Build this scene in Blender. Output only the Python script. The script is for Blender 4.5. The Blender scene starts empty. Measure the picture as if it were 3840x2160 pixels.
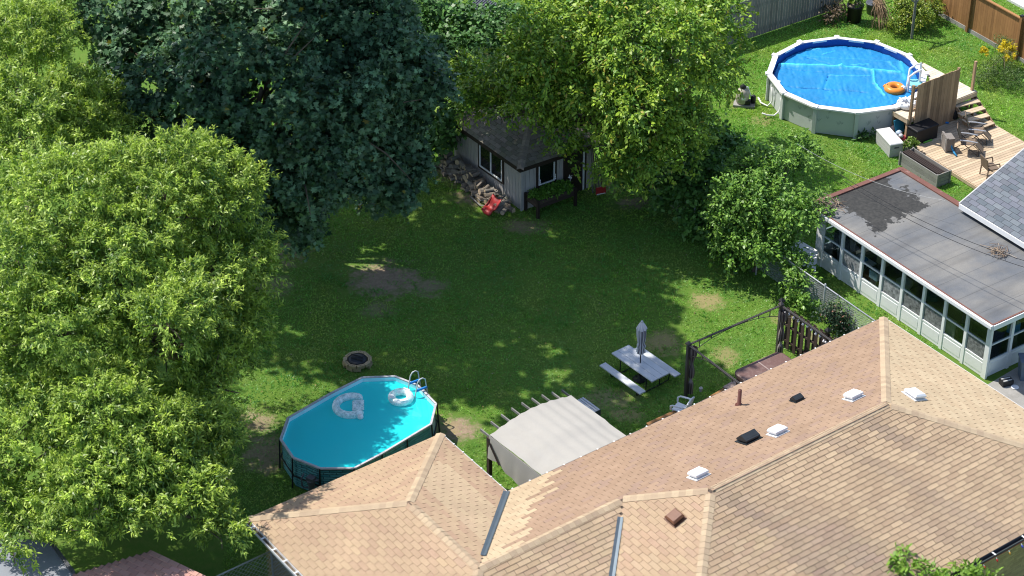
import bpy, bmesh, math, random
import numpy as np
from mathutils import Vector, Matrix

R = math.radians
SC = bpy.context.scene
COL = SC.collection
# ------------------------------------------------------------------ camera
CAM_H, PITCH, FOC = 44.0, R(34), 8000.0
cd = bpy.data.cameras.new('camera')
cd.sensor_width = 36.0
cd.lens = FOC / 3840 * 36
cd.clip_start = 1.0
cd.clip_end = 1500
cam = bpy.data.objects.new('camera', cd)
COL.objects.link(cam)
cam.location = (0, 0, CAM_H)
cam.rotation_euler = (R(90) - PITCH, 0, 0)
SC.camera = cam
# ------------------------------------------------------------------ sky, sun, exposure
SUN_AZ, SUN_EL = R(155), R(58)          # direction towards the sun, counter-clockwise from +x
w = bpy.data.worlds.new('World')
SC.world = w
w.use_nodes = True
nt = w.node_tree
bg = nt.nodes['Background']
sky = nt.nodes.new('ShaderNodeTexSky')
sky.sky_type = 'NISHITA'
sky.sun_disc = False
sky.sun_elevation = SUN_EL
sky.sun_rotation = R(90) - SUN_AZ
nt.links.new(sky.outputs[0], bg.inputs[0])
bg.inputs[1].default_value = 0.15
sl = bpy.data.lights.new('sun', 'SUN')
sl.energy = 4.5
sl.angle = R(0.5)
sl.color = (1.0, 0.95, 0.87)
so = bpy.data.objects.new('sun', sl)
COL.objects.link(so)
sd = Vector((-math.cos(SUN_AZ) * math.cos(SUN_EL), -math.sin(SUN_AZ) * math.cos(SUN_EL), -math.sin(SUN_EL)))
so.rotation_euler = sd.to_track_quat('-Z', 'Y').to_euler()
so.location = (-30, 80, 60)
SC.view_settings.view_transform = 'Standard'
SC.view_settings.look = 'None'
SC.view_settings.gamma = 1.0
SC.view_settings.use_curve_mapping = False
SC.view_settings.exposure = 0.48
SC.cycles.max_bounces = 8
SC.cycles.transparent_max_bounces = 24
SC.cycles.use_denoising = True
SC.cycles.denoiser = 'OPENIMAGEDENOISE'
SC.cycles.denoising_input_passes = 'RGB_ALBEDO_NORMAL'
SC.cycles.use_adaptive_sampling = False
SC.cycles.filter_width = 1.1

# ------------------------------------------------------------------ survey: photo pixel (3840 wide) at a known height -> ground plan
cP, sP = math.cos(PITCH), math.sin(PITCH)


def G(px, py, z=0.0):
    X, Y = (px - 1920) / FOC, (1080 - py) / FOC
    d = (X, cP + Y * sP, -sP + Y * cP)
    t = (z - CAM_H) / d[2]
    return Vector((d[0] * t, d[1] * t, z))


def PX(p):
    z = p[2] - CAM_H
    dep = p[1] * cP - z * sP
    return 1920 + FOC * p[0] / dep, 1080 - FOC * (p[1] * sP + z * cP) / dep


def inF(p, m=40):
    x, y = PX(p)
    return -m < x < 3840 + m and -m < y < 2160 + m


def onplane(px, py, zf):
    z = 3.0
    for _ in range(60):
        p = G(px, py, z)
        z = z + (zf(p) - z) * .6
    return G(px, py, z)


def zm(x0, y0, s):
    return lambda x, y, z=0.0: G(x0 + x * s, y0 + y * s, z)


q1 = zm(1020, 1380, .2484); q2 = zm(3200, 200, .2484); q3 = zm(3200, 400, .2484); q4 = zm(3080, 0, .2954)
q5 = zm(1600, 400, .2484); q6 = zm(2200, 1150, .2484); q7 = zm(2500, 1080, .2484)
r3 = zm(2560, 0, .4969); r6 = zm(2560, 720, .4969); r8 = zm(1280, 1440, .4969); r9 = zm(2560, 1440, .4969)
X3, Y3, Z3 = Vector((1, 0, 0)), Vector((0, 1, 0)), Vector((0, 0, 1))


def ang(deg):
    return Vector((math.cos(R(deg)), math.sin(R(deg)), 0))


rng = np.random.default_rng(7)
random.seed(7)


def vnoise(x, y, s, seed=0):
    """smooth value noise, arrays, about 0..1"""
    x = np.asarray(x, float) / s + 1000.3; y = np.asarray(y, float) / s + 1000.7
    xi, yi = np.floor(x).astype(np.int64), np.floor(y).astype(np.int64)
    fx, fy = x - xi, y - yi
    fx, fy = fx * fx * (3 - 2 * fx), fy * fy * (3 - 2 * fy)

    def h(a, b):
        n = (a * 374761393 + b * 668265263 + seed * 974711) & 0xffffffff
        n = ((n ^ (n >> 13)) * 1274126177) & 0xffffffff
        return ((n ^ (n >> 16)) & 0xffff) / 65535.
    return (h(xi, yi) * (1 - fx) + h(xi + 1, yi) * fx) * (1 - fy) + (h(xi, yi + 1) * (1 - fx) + h(xi + 1, yi + 1) * fx) * fy


# ------------------------------------------------------------------ materials
class NT:
    def __init__(s, name):
        s.m = bpy.data.materials.new(name)
        s.m.use_nodes = True
        s.t = s.m.node_tree
        s.b = s.t.nodes['Principled BSDF']
        s.out = s.t.nodes['Material Output']

    def n(s, typ, **kw):
        nd = s.t.nodes.new('ShaderNode' + typ)
        for k, v in kw.items():
            setattr(nd, k, v)
        return nd

    def l(s, a, b):
        s.t.links.new(a, b)

    def math(s, op, a, b=None, c=None):
        nd = s.n('Math', operation=op)
        for i, v in enumerate((a, b, c)):
            if v is None:
                continue
            if isinstance(v, (int, float)):
                nd.inputs[i].default_value = v
            else:
                s.l(v, nd.inputs[i])
        return nd.outputs[0]

    def mix(s, f, a, b, mode='MIX'):
        nd = s.n('Mix', data_type='RGBA', blend_type=mode)
        for i, v in ((0, f), (6, a), (7, b)):
            if isinstance(v, (int, float)):
                nd.inputs[i].default_value = v
            elif isinstance(v, tuple):
                nd.inputs[i].default_value = (*v[:3], 1)
            else:
                s.l(v, nd.inputs[i])
        return nd.outputs[2]

    def noise(s, scale, detail=3, vec=None, rough=.55, dist=0):
        nd = s.n('TexNoise')
        nd.inputs['Scale'].default_value = scale
        nd.inputs['Detail'].default_value = detail
        nd.inputs['Roughness'].default_value = rough
        nd.inputs['Distortion'].default_value = dist
        s.l(vec if vec is not None else s.pos(), nd.inputs['Vector'])
        return nd.outputs['Fac']

    def pos(s):
        if not hasattr(s, '_p'):
            s._p = s.n('NewGeometry').outputs['Position']
        return s._p

    def ramp(s, f, lo, hi):
        nd = s.n('MapRange', clamp=True)
        s.l(f, nd.inputs[0])
        nd.inputs[1].default_value, nd.inputs[2].default_value = lo, hi
        return nd.outputs[0]

    def bump(s, h, strength, dist=.01):
        nd = s.n('Bump')
        nd.inputs['Strength'].default_value = strength
        nd.inputs['Distance'].default_value = dist
        s.l(h, nd.inputs['Height'])
        s.l(nd.outputs[0], s.b.inputs['Normal'])


def M(name, col=None, rough=.8, var=.25, scale=4, fine=60, fvar=.15, bump=.3, rnd=.0, metal=0., spec=.3, stain=None, coat=0.):
    """general weathered surface; col None reads the piece's own colour from the mesh"""
    t = NT(name)
    if col is None:
        base = t.n('Attribute', attribute_name='tint').outputs['Color']
    else:
        rgb = t.n('RGB'); rgb.outputs[0].default_value = (*col, 1); base = rgb.outputs[0]
    big, small = t.noise(scale, 4), t.noise(fine, 2)
    k = t.math('ADD', t.math('MULTIPLY', t.math('SUBTRACT', big, .5), var * 2), t.math('MULTIPLY', t.math('SUBTRACT', small, .5), fvar * 2))
    if rnd:
        k = t.math('ADD', k, t.math('MULTIPLY', t.math('SUBTRACT', t.n('ObjectInfo').outputs['Random'], .5), rnd * 2))
    k = t.math('ADD', k, 1.0)
    hsv = t.n('HueSaturation'); t.l(base, hsv.inputs['Color']); t.l(k, hsv.inputs['Value'])
    c = hsv.outputs[0]
    if stain:
        scol, sscale, lo, hi = stain
        c = t.mix(t.ramp(t.noise(sscale, 5, rough=.65), lo, hi), c, scol)
    t.l(c, t.b.inputs['Base Color'])
    t.b.inputs['Roughness'].default_value = rough
    t.b.inputs['Metallic'].default_value = metal
    t.b.inputs['Specular IOR Level'].default_value = spec
    t.b.inputs['Coat Weight'].default_value = coat
    if bump:
        t.bump(small, bump, .01)
    return t.m


def wood(name, col, dark, rnd=.25, rough=.85, grain=.5):
    """grain runs along the local x axis of each board"""
    t = NT(name)
    oc = t.n('TexCoord').outputs['Object']
    oi = t.n('ObjectInfo')
    add = t.n('VectorMath', operation='ADD'); t.l(oc, add.inputs[0])
    mul = t.n('VectorMath', operation='SCALE'); mul.inputs[0].default_value = (37, 91, 53); t.l(oi.outputs['Random'], mul.inputs['Scale']); t.l(mul.outputs[0], add.inputs[1])
    mp = t.n('Mapping'); mp.inputs['Scale'].default_value = (1.6, 6, 6); t.l(add.outputs[0], mp.inputs['Vector'])
    g = t.noise(1.6, 5, mp.outputs[0], .65, 1.2)
    big = t.noise(2.2, 3)
    c = t.mix(t.ramp(g, .3, .72), col, dark)
    k = t.math('ADD', 1.0 - grain * .2, t.math('MULTIPLY', t.math('SUBTRACT', oi.outputs['Random'], .5), rnd * 2))
    k = t.math('ADD', k, t.math('MULTIPLY', t.math('SUBTRACT', big, .5), .35))
    hsv = t.n('HueSaturation'); t.l(c, hsv.inputs['Color']); t.l(k, hsv.inputs['Value'])
    t.l(hsv.outputs[0], t.b.inputs['Base Color'])
    t.b.inputs['Roughness'].default_value = rough
    t.b.inputs['Specular IOR Level'].default_value = .25
    t.bump(g, .35, .006)
    return t.m


def leafmat(name, trans=.35, rough=.5, spec=.3):
    t = NT(name)
    a = t.n('Attribute', attribute_name='tint').outputs['Color']
    t.l(a, t.b.inputs['Base Color'])
    t.b.inputs['Roughness'].default_value = rough
    t.b.inputs['Specular IOR Level'].default_value = spec
    tr = t.n('BsdfTranslucent')
    t.l(t.mix(1.0, a, (1.15, 1.25, .55), 'MULTIPLY'), tr.inputs['Color'])
    mx = t.n('MixShader'); mx.inputs[0].default_value = trans
    t.l(t.b.outputs[0], mx.inputs[1]); t.l(tr.outputs[0], mx.inputs[2]); t.l(mx.outputs[0], t.out.inputs['Surface'])
    return t.m


def glass(name, tint=(.75, .8, .8), mirror=.12, rough=.02, veil=0., vcol=(.5, .5, .5)):
    """thin pane: see-through, fresnel reflection, optional dusty veil"""
    t = NT(name)
    tp = t.n('BsdfTransparent'); tp.inputs[0].default_value = (*tint, 1)
    gl = t.n('BsdfGlossy'); gl.inputs['Roughness'].default_value = rough
    fr = t.n('Fresnel'); fr.inputs[0].default_value = 1.5
    f = t.math('MULTIPLY', t.math('ADD', fr.outputs[0], mirror), t.math('SUBTRACT', 1.0, t.n('NewGeometry').outputs['Backfacing']))
    mx = t.n('MixShader'); t.l(f, mx.inputs[0]); t.l(tp.outputs[0], mx.inputs[1]); t.l(gl.outputs[0], mx.inputs[2])
    o = mx.outputs[0]
    if veil:
        df = t.n('BsdfDiffuse'); df.inputs[0].default_value = (*vcol, 1)
        m2 = t.n('MixShader')
        t.l(t.math('MULTIPLY', t.ramp(t.noise(6, 5, rough=.7), .2, .8), veil), m2.inputs[0])
        t.l(o, m2.inputs[1]); t.l(df.outputs[0], m2.inputs[2]); o = m2.outputs[0]
    t.l(o, t.out.inputs['Surface'])
    return t.m


# ------------------------------------------------------------------ mesh builder
LOC = {}


class MB:
    def __init__(s):
        s.v, s.f, s.c, s.mi = [], [], [], []

    def poly(s, pts, c=(.5, .5, .5), m=0):
        i = len(s.v)
        s.v += [tuple(p) for p in pts]
        s.f.append(tuple(range(i, i + len(pts)))); s.c.append(c); s.mi.append(m)

    def hexa(s, b, t, c=(.5, .5, .5), m=0, bottom=True):
        """b, t: matching rings"""
        i, n = len(s.v), len(b)
        s.v += [tuple(p) for p in b] + [tuple(p) for p in t]
        fs = [tuple(i + n + k for k in range(n))] + [(i + k, i + (k + 1) % n, i + n + (k + 1) % n, i + n + k) for k in range(n)]
        if bottom:
            fs.append(tuple(i + k for k in reversed(range(n))))
        s.f += fs; s.c += [c] * len(fs); s.mi += [m] * len(fs)
        return s

    def box(s, ctr, size, ax=(X3, Y3, Z3), c=(.5, .5, .5), m=0):
        x, y, z = [Vector(a).normalized() * d / 2 for a, d in zip(ax, size)]
        o = Vector(ctr)
        b = [o - x - y - z, o + x - y - z, o + x + y - z, o - x + y - z]
        return s.hexa(b, [p + 2 * z for p in b], c, m)

    def beam(s, a, b, wd, h, up=Z3, c=(.5, .5, .5), m=0):
        a, b = Vector(a), Vector(b)
        d = (b - a)
        L = d.length; d.normalize()
        sd_ = d.cross(Vector(up))
        if sd_.length < 1e-4:
            sd_ = d.cross(X3)
        sd_.normalize()
        u = sd_.cross(d)
        return s.box((a + b) / 2, (L, wd, h), (d, sd_, u), c, m)

    def tube(s, pts, r, n=8, c=(.5, .5, .5), m=0, closed=False):
        pts = [Vector(p) for p in pts]
        N = len(pts)
        rs = r if isinstance(r, (list, tuple)) else [r] * N
        i0 = len(s.v)
        prev = None
        for k, p in enumerate(pts):
            if closed:
                d = pts[(k + 1) % N] - pts[k - 1]
            else:
                d = pts[min(k + 1, N - 1)] - pts[max(k - 1, 0)]
            d.normalize()
            if prev is None:
                a = d.cross(Z3)
                if a.length < .05:
                    a = d.cross(X3)
            else:
                a = prev - d * prev.dot(d)
            a.normalize(); prev = a
            b = d.cross(a)
            for j in range(n):
                t = 2 * math.pi * j / n
                s.v.append(tuple(p + (a * math.cos(t) + b * math.sin(t)) * rs[k]))
        fs = []
        for k in range(N if closed else N - 1):
            k2 = (k + 1) % N
            for j in range(n):
                fs.append((i0 + k * n + j, i0 + k * n + (j + 1) % n, i0 + k2 * n + (j + 1) % n, i0 + k2 * n + j))
        if not closed:
            fs.append(tuple(i0 + j for j in reversed(range(n))))
            fs.append(tuple(i0 + (N - 1) * n + j for j in range(n)))
        s.f += fs; s.c += [c] * len(fs); s.mi += [m] * len(fs)
        return s

    def lathe(s, ctr, prof, n=16, c=(.5, .5, .5), m=0, star=0., k=8):
        o = Vector(ctr)
        i0 = len(s.v)
        for r, z in prof:
            for j in range(n):
                t = 2 * math.pi * j / n
                rr = r * (1 + star * math.cos(k * t))
                s.v.append((o.x + rr * math.cos(t), o.y + rr * math.sin(t), o.z + z))
        fs = []
        for a in range(len(prof) - 1):
            for j in range(n):
                fs.append((i0 + a * n + j, i0 + a * n + (j + 1) % n, i0 + (a + 1) * n + (j + 1) % n, i0 + (a + 1) * n + j))
        fs.append(tuple(i0 + j for j in reversed(range(n))))
        fs.append(tuple(i0 + (len(prof) - 1) * n + j for j in range(n)))
        s.f += fs; s.c += [c] * len(fs); s.mi += [m] * len(fs)
        return s

    def build(s, name, mats, parent=None, smooth=False):
        off = LOC[parent.name] if parent else Vector((0, 0, 0))
        me = bpy.data.meshes.new(name)
        me.from_pydata([(x - off.x, y - off.y, z - off.z) for x, y, z in s.v], [], s.f)
        if not isinstance(mats, (list, tuple)):
            mats = [mats]
        for mm in mats:
            me.materials.append(mm)
        if len(mats) > 1:
            me.polygons.foreach_set('material_index', s.mi)
        at = me.attributes.new('tint', 'FLOAT_COLOR', 'FACE')
        at.data.foreach_set('color', [x for c in s.c for x in (*c[:3], 1.0)])
        if smooth:
            me.polygons.foreach_set('use_smooth', [True] * len(s.f))
        o = bpy.data.objects.new(name, me)
        COL.objects.link(o)
        o.parent = parent
        LOC[o.name] = off.copy()
        return o


def thing(name, label, cat, loc, group=None):
    o = bpy.data.objects.new(name, None)
    o.empty_display_size = .2
    COL.objects.link(o)
    o.location = loc
    LOC[o.name] = Vector(loc)
    return tag(o, label, cat, group)


def tag(o, label, cat, group=None):
    o['label'] = label; o['category'] = cat
    if group:
        o['group'] = group
    return o


def struct(o, kind='structure'):
    o['kind'] = kind
    return o


_unit = {}


def piece(name, ctr, size, ax, mat, parent, taper=None):
    """one board, brick or panel: its own object, sharing a unit block per material"""
    if mat.name not in _unit:
        b = MB().box((0, 0, 0), (1, 1, 1))
        o = b.build('block', mat)
        _unit[mat.name] = o.data
        bpy.data.objects.remove(o)
    o = bpy.data.objects.new(name, _unit[mat.name])
    COL.objects.link(o)
    x, y, z = [Vector(a).normalized() for a in ax]
    off = LOC[parent.name] if parent else Vector((0, 0, 0))
    m = Matrix((x, y, z)).transposed().to_4x4() @ Matrix.Diagonal((*size, 1))
    m.translation = Vector(ctr) - off
    o.parent = parent
    o.matrix_local = m
    LOC[o.name] = off.copy()
    return o


def copy_mesh(o, name, mat4, parent=None):
    c = o.copy(); c.name = name
    COL.objects.link(c)
    off = LOC[parent.name] if parent else Vector((0, 0, 0))
    c.parent = parent
    mm = mat4.copy(); mm.translation = mm.translation - off
    c.matrix_local = mm
    LOC[c.name] = off.copy()
    return c


def npmesh(name, V, F, mats, parent=None, tint=None, domain='POINT', smooth=False):
    """V (n,3), F (m,k) arrays"""
    off = LOC[parent.name] if parent else Vector((0, 0, 0))
    V = np.asarray(V, np.float32) - np.array(off, np.float32)
    me = bpy.data.meshes.new(name)
    n, (m, k) = len(V), F.shape
    me.vertices.add(n); me.vertices.foreach_set('co', V.ravel())
    me.loops.add(m * k); me.loops.foreach_set('vertex_index', F.astype(np.int32).ravel())
    me.polygons.add(m)
    me.polygons.foreach_set('loop_start', np.arange(0, m * k, k, dtype=np.int32))
    me.polygons.foreach_set('loop_total', np.full(m, k, np.int32))
    if smooth:
        me.polygons.foreach_set('use_smooth', np.ones(m, bool))
    if tint is not None:
        at = me.attributes.new('tint', 'FLOAT_COLOR', domain)
        at.data.foreach_set('color', np.c_[tint, np.ones(len(tint))].astype(np.float32).ravel())
    me.materials.append(mats)
    me.update(calc_edges=True)
    o = bpy.data.objects.new(name, me)
    COL.objects.link(o)
    o.parent = parent
    LOC[o.name] = off.copy()
    return o


# palette
m_tab = M('asphalt_shingle', None, .92, .12, 3, 45, .22, .5, spec=.15)
m_deckroof = M('roof_underlay', (.10, .075, .06), .95)
m_white = M('white_paint', (.78, .79, .80), .5, .06, 3, 40, .04, .05)
m_whiteold = M('white_vinyl', (.84, .85, .86), .45, .08, 2, 30, .05, .05, stain=((.45, .44, .40), 5, .62, .95))
m_brown = M('dark_brown_paint', (.035, .024, .02), .6, .2, 5, 50, .1)
m_bronze = M('bronze_metal', (.085, .076, .07), .45, .15, 5, 50, .08, .1, metal=.3)
m_black = M('black_plastic', (.018, .018, .02), .5, .2, 6, 60, .1, .1)
m_grey = M('grey_plastic', (.42, .42, .41), .55, .08, 3, 40, .05, .1)
m_metal = M('galvanised_steel', (.52, .53, .54), .45, .15, 6, 60, .1, .1, metal=.15)
m_conc = M('concrete', (.30, .29, .27), .95, .25, 1.5, 30, .2, .4, stain=((.16, .15, .13), 1.2, .5, .8))
m_dirt = M('bare_soil', (.20, .16, .12), 1, .3, 3, 40, .3, .6)
m_bark = M('bark', (.12, .095, .07), .95, .4, 6, 40, .3, .8)
m_leaf = leafmat('leaf', .3, .42, .4)
m_leafgloss = leafmat('leaf_glossy', .2, .43, .32)
m_cedar = wood('cedar_boards', (.40, .21, .085), (.24, .115, .045), .18)
m_deck = wood('deck_boards', (.62, .50, .36), (.46, .335, .21), .16)
m_deck_lit = wood('sunlit_deck_boards', (.74, .66, .53), (.62, .52, .39), .10)  # same deck wood, strong sunlight put into its colour for the platform
m_grwood = wood('weathered_boards', (.26, .25, .235), (.15, .145, .14), .15)
m_oldwood = wood('aged_screen_boards', (.52, .355, .22), (.27, .165, .09), .35)
m_brwood = wood('brown_stained_boards', (.085, .06, .048), (.05, .035, .03), .2)
m_red = M('red_plastic', (.42, .035, .035), .45, .25, 4, 30, .15, .2)
m_blue = M('blue_plastic', (.02, .20, .55), .4, .1, 5, 30, .08, .1)
m_green = M('green_foam', (.16, .48, .06), .7, .1, 5, 30, .08, .1)
m_tint = M('painted', None, .6, .12, 4, 40, .08, .15)
m_glass = glass('window_glass', (.74, .80, .80), .13)
m_dark = M('dark_interior', (.02, .02, .022), .8, .2)
m_brickm = M('yellow_brick', None, .9, .2, 4, 50, .2, .5)
m_mortar = M('mortar', (.14, .12, .07), .95)

# ------------------------------------------------------------------ ground
PATCH = [  # bare or dry spots: photo pixel, radii (m), kind (0 soil, 1 straw)
    (1445, 1050, 1.55, .95, 0, 1.0), (1600, 1075, .9, .5, 0, .75), (1420, 1160, .8, .4, 0, .5), (1720, 1610, .75, .55, 0, 1.0), (1840, 690, 1.6, .8, 0, .8), (1730, 640, 1.4, .8, 0, .8),
    (1500, 765, .7, .35, 0, .7), (1000, 1075, 1.2, .6, 0, .7), (1975, 850, 1.1, .45, 0, .7), (1010, 950, 1.6, .8, 0, .9), (1780, 740, 1.0, .5, 0, .8), (2270, 700, 1.1, .4, 0, .45),
    (2380, 760, .9, .4, 0, .8), (2480, 1285, .85, .6, 1, .8), (2650, 1130, .8, .45, 1, .8), (2720, 1340, .6, .5, 1, .6), (1640, 1600, .8, .4, 1, .7), (960, 1580, .8, .5, 0, .8),
    (1010, 1700, 1.1, .8, 0, .8), (2290, 1500, 1.3, .5, 0, .45), (2950, 1200, .6, .3, 1, .7), (3060, 1270, .5, .3, 0, .6), (2860, 450, .6, .4, 1, .6), (2770, 380, .6, .5, 1, .4), (2350, 1560, .7, .3, 1, .6),
]


def ground_mat():
    t = NT('lawn')
    p = t.pos()
    n1, n2, n3 = t.noise(.35, 4), t.noise(3.5, 5, rough=.7), t.noise(38, 3, rough=.7)
    c = t.mix(t.ramp(n1, .3, .7), (.08, .17, .026), (.12, .21, .03))
    c = t.mix(t.math('MULTIPLY', t.ramp(n2, .42, .75), .6), c, (.20, .23, .06))
    c = t.mix(t.math('MULTIPLY', t.ramp(n3, .35, .7), .55), c, (.05, .11, .018))
    nz = t.noise(2.3, 8, rough=.8)
    for px, py, rx, ry, k, st in PATCH:
        o = G(px, py)
        sub = t.n('VectorMath', operation='SUBTRACT'); t.l(p, sub.inputs[0]); sub.inputs[1].default_value = o
        ml = t.n('VectorMath', operation='MULTIPLY'); t.l(sub.outputs[0], ml.inputs[0]); ml.inputs[1].default_value = (1 / rx, 1 / (ry * 1.5), 0)
        ln = t.n('VectorMath', operation='LENGTH'); t.l(ml.outputs[0], ln.inputs[0])
        f = t.math('ADD', t.math('SUBTRACT', 1.0, ln.outputs['Value']), t.math('MULTIPLY', t.math('SUBTRACT', nz, .5), 3.0))
        f = t.math('MULTIPLY', t.ramp(f, .0, .55), st)
        c = t.mix(f, c, t.mix(t.ramp(t.noise(6, 6, rough=.75), .3, .7), (.36, .27, .185), (.21, .155, .105)) if k == 0 else (.30, .24, .12))
    t.l(c, t.b.inputs['Base Color'])
    t.b.inputs['Roughness'].default_value = .95
    t.b.inputs['Specular IOR Level'].default_value = .1
    t.bump(t.noise(30, 3, rough=.7), .5, .03)
    return t.m


b = MB()
b.poly([(-400, -200, 0), (400, -200, 0), (400, 700, 0), (-400, 700, 0)])
struct(b.build('ground', ground_mat()))


def bare(x, y):
    """0..1 bareness at world points"""
    out = np.zeros(len(x))
    nz = vnoise(x, y, .6, 3) * .6 + vnoise(x, y, .25, 4) * .3 + vnoise(x, y, .09, 7) * .15
    for px, py, rx, ry, k, st in PATCH:
        o = G(px, py)
        d = np.hypot((x - o.x) / rx, (y - o.y) / (ry * 1.5))
        out = np.maximum(out, np.clip((1 - d + (nz - .5) * 2.8) / .6, 0, 1) * st)
    return out


# ------------------------------------------------------------------ house plan
HU, HV = ang(36), ang(126)
HO = G(1275 * 1.4907, 1238 * 1.4907, 2.5)
EZ, SLP = 2.5, .36


def hp(u, v, z=None):
    p = HO + HU * u + HV * v
    p.z = EZ if z is None else z
    return p


POOLC = (r3(640, 558, 1.25) + r3(1839, 552, 1.25)) / 2
POOLR = 3.35

# ------------------------------------------------------------------ shingled roofs
_tabs = {}


def wedge(mb, p, a, bdir, n, w, e, c, lift=.023):
    """one shingle tab: p = lower left corner on the roof plane"""
    g = .008
    A = [p + a * g + n * .003, p + a * (w - g) + n * .003, p + a * (w - g) + bdir * e * 1.02 + n * .002, p + a * g + bdir * e * 1.02 + n * .002]
    T = [p + a * g + n * lift, p + a * (w - g) + n * lift, p + a * (w - g) + bdir * e * 1.02 + n * .006, p + a * g + bdir * e * 1.02 + n * .006]
    mb.hexa(A, T, c, bottom=False)


def tab_object(parent, p, a, bdir, n, w, e, c):
    c = tuple(round(x, 2) for x in c)
    key = (round(w, 3), round(e, 3), c)
    if key not in _tabs:
        mb = MB(); wedge(mb, Vector((0, 0, 0)), X3, Y3, Z3, w, e, c)
        o = mb.build('shingle', m_tab); _tabs[key] = o.data; bpy.data.objects.remove(o)
    o = bpy.data.objects.new('shingle', _tabs[key])
    COL.objects.link(o); o.parent = parent
    m = Matrix((a, bdir, n)).transposed().to_4x4(); m.translation = p - LOC[parent.name]
    o.matrix_local = m
    return o


def shingles(parent, planes, colf, w, e, limit=300):
    """planes: list of (polygon 3D, first edge is the eave). Largest tabs in view become objects, the rest one joined part"""
    tabs = []
    for pi, poly in enumerate(planes):
        o = poly[0]
        a = (poly[1] - poly[0]).normalized()
        n = a.cross(poly[2] - poly[0]).normalized()
        if n.z < 0:
            n = -n
        bd = n.cross(a).normalized()
        if bd.z < 0:
            bd = -bd
        P2 = [((q - o).dot(a), (q - o).dot(bd)) for q in poly]
        top = max(q[1] for q in P2)
        j = 0
        while j * e < top - .03:
            bm_ = j * e + e * .5
            xs = []
            for k in range(len(P2)):
                (x0, y0), (x1, y1) = P2[k], P2[(k + 1) % len(P2)]
                if (y0 - bm_) * (y1 - bm_) < 0:
                    xs.append(x0 + (x1 - x0) * (bm_ - y0) / (y1 - y0))
            if len(xs) >= 2:
                x0, x1 = min(xs), max(xs)
                ph = (j % 2) * w / 2 + (0 if limit else 0)
                x = math.floor((x0 - ph) / w) * w + ph
                while x < x1:
                    l, r = max(x, x0), min(x + w, x1)
                    if r - l > .06:
                        p = o + a * l + bd * (j * e)
                        mid = p + a * (r - l) / 2 + bd * e / 2
                        if inF(mid, 90):
                            tabs.append((p, a, bd, n, r - l, colf(pi, mid, j), abs(r - l - w) < 1e-6))
                    x += w
            j += 1

    def area(t):
        p, a, bd, n, wd, c, full = t
        if not full or not inF(p, -10):
            return 0
        q = [PX(p), PX(p + a * wd), PX(p + bd * e)]
        return abs((q[1][0] - q[0][0]) * (q[2][1] - q[0][1]) - (q[1][1] - q[0][1]) * (q[2][0] - q[0][0]))
    tabs.sort(key=area, reverse=True)
    fld = MB()
    for i, t in enumerate(tabs):
        p, a, bd, n, wd, c, full = t
        if i < limit and area(t) > 0:
            tab_object(parent, p, a, bd, n, wd, e, c)
        else:
            wedge(fld, p, a, bd, n, wd, e, c)
    if fld.v:
        struct(fld.build('shingle_courses', m_tab, parent), 'stuff')


def caps(parent, lines, colf, slope=.36, wd=.15, step=.21):
    for a, b_, sl_ in lines:
        d = (b_ - a); L = d.length; d.normalize()
        s_ = d.cross(Z3).normalized()
        up = s_.cross(d)
        n = int(L / step)
        for k in range(n):
            p = a + d * (k * step)
            if not inF(p, 30):
                continue
            q = p + d * step * 1.12
            c = colf(p)
            l0, l1 = up * .034, up * .022
            dr = Z3 * (-sl_ * wd)
            th = up * .015
            mb = MB()
            T0 = [p - s_ * wd + dr + l0, p + l0 + up * .012, p + s_ * wd + dr + l0]
            T1 = [q - s_ * wd + dr + l1, q + l1 + up * .012, q + s_ * wd + dr + l1]
            for i in (0, 1):
                mb.poly([T0[i], T0[i + 1], T1[i + 1], T1[i]], c)
                mb.poly([T0[i] - th, T0[i + 1] - th, T0[i + 1], T0[i]], c)
                mb.poly([T1[i] - th, T1[i + 1] - th, T1[i + 1], T1[i]], c)
            mb.poly([T0[0] - th, T0[0], T1[0], T1[0] - th], c)
            mb.poly([T0[2] - th, T0[2], T1[2], T1[2] - th], c)
            mb.build('ridge_cap', m_tab, parent)


house = thing('house', 'brick bungalow under a tan and brown shingled hip roof with white vents', 'house', hp(3, -5, 0))
ZW, ZM = EZ + 3.5 * SLP, EZ + 5.3 * SLP
UR, UL, VF, VB = 15.85, -7.0, -10.6, 3.56
A_, B_, C_ = hp(-3.5, VB - 3.5, ZW), hp(-3.5, -3.5, ZW), hp(1.7, -3.5, ZW)
ML, MR = hp(3.5, -5.3, ZM), hp(UR - 5.3, -5.3, ZM)
planes = [
    [hp(UL, VB), hp(0, VB), A_],
    [hp(0, VB), hp(0, 0), B_, A_],
    [hp(UL, -7), hp(UL, VB), A_, B_],
    [hp(0, 0), hp(UR, 0), MR, ML, C_, B_],
    [hp(UR, 0), hp(UR, VF), MR],
    [hp(UR, VF), hp(-1.8, VF), ML, MR],
    [hp(-1.8, VF), hp(-1.8, -7), C_, ML],
    [hp(-1.8, -7), hp(UL, -7), B_, C_],
]
b = MB()
for pl in planes:
    b.poly(pl)
    for i in (0,):
        p, q = pl[0], pl[1]
        b.poly([p, q, q - Z3 * .16, p - Z3 * .16])
out = [hp(UL, VB), hp(0, VB), hp(0, 0), hp(UR, 0), hp(UR, VF), hp(-1.8, VF), hp(-1.8, -7), hp(UL, -7)]
b.poly([q - Z3 * .16 for q in out])
roof = b.build('roof', m_deckroof, house)
TAN, PINK, BEIGE, GREYT = (.40, .295, .19), (.295, .20, .135), (.46, .365, .24), (.425, .315, .205)


def mixc(a, b_, t):
    return tuple(x + (y - x) * t for x, y in zip(a, b_))


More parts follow.
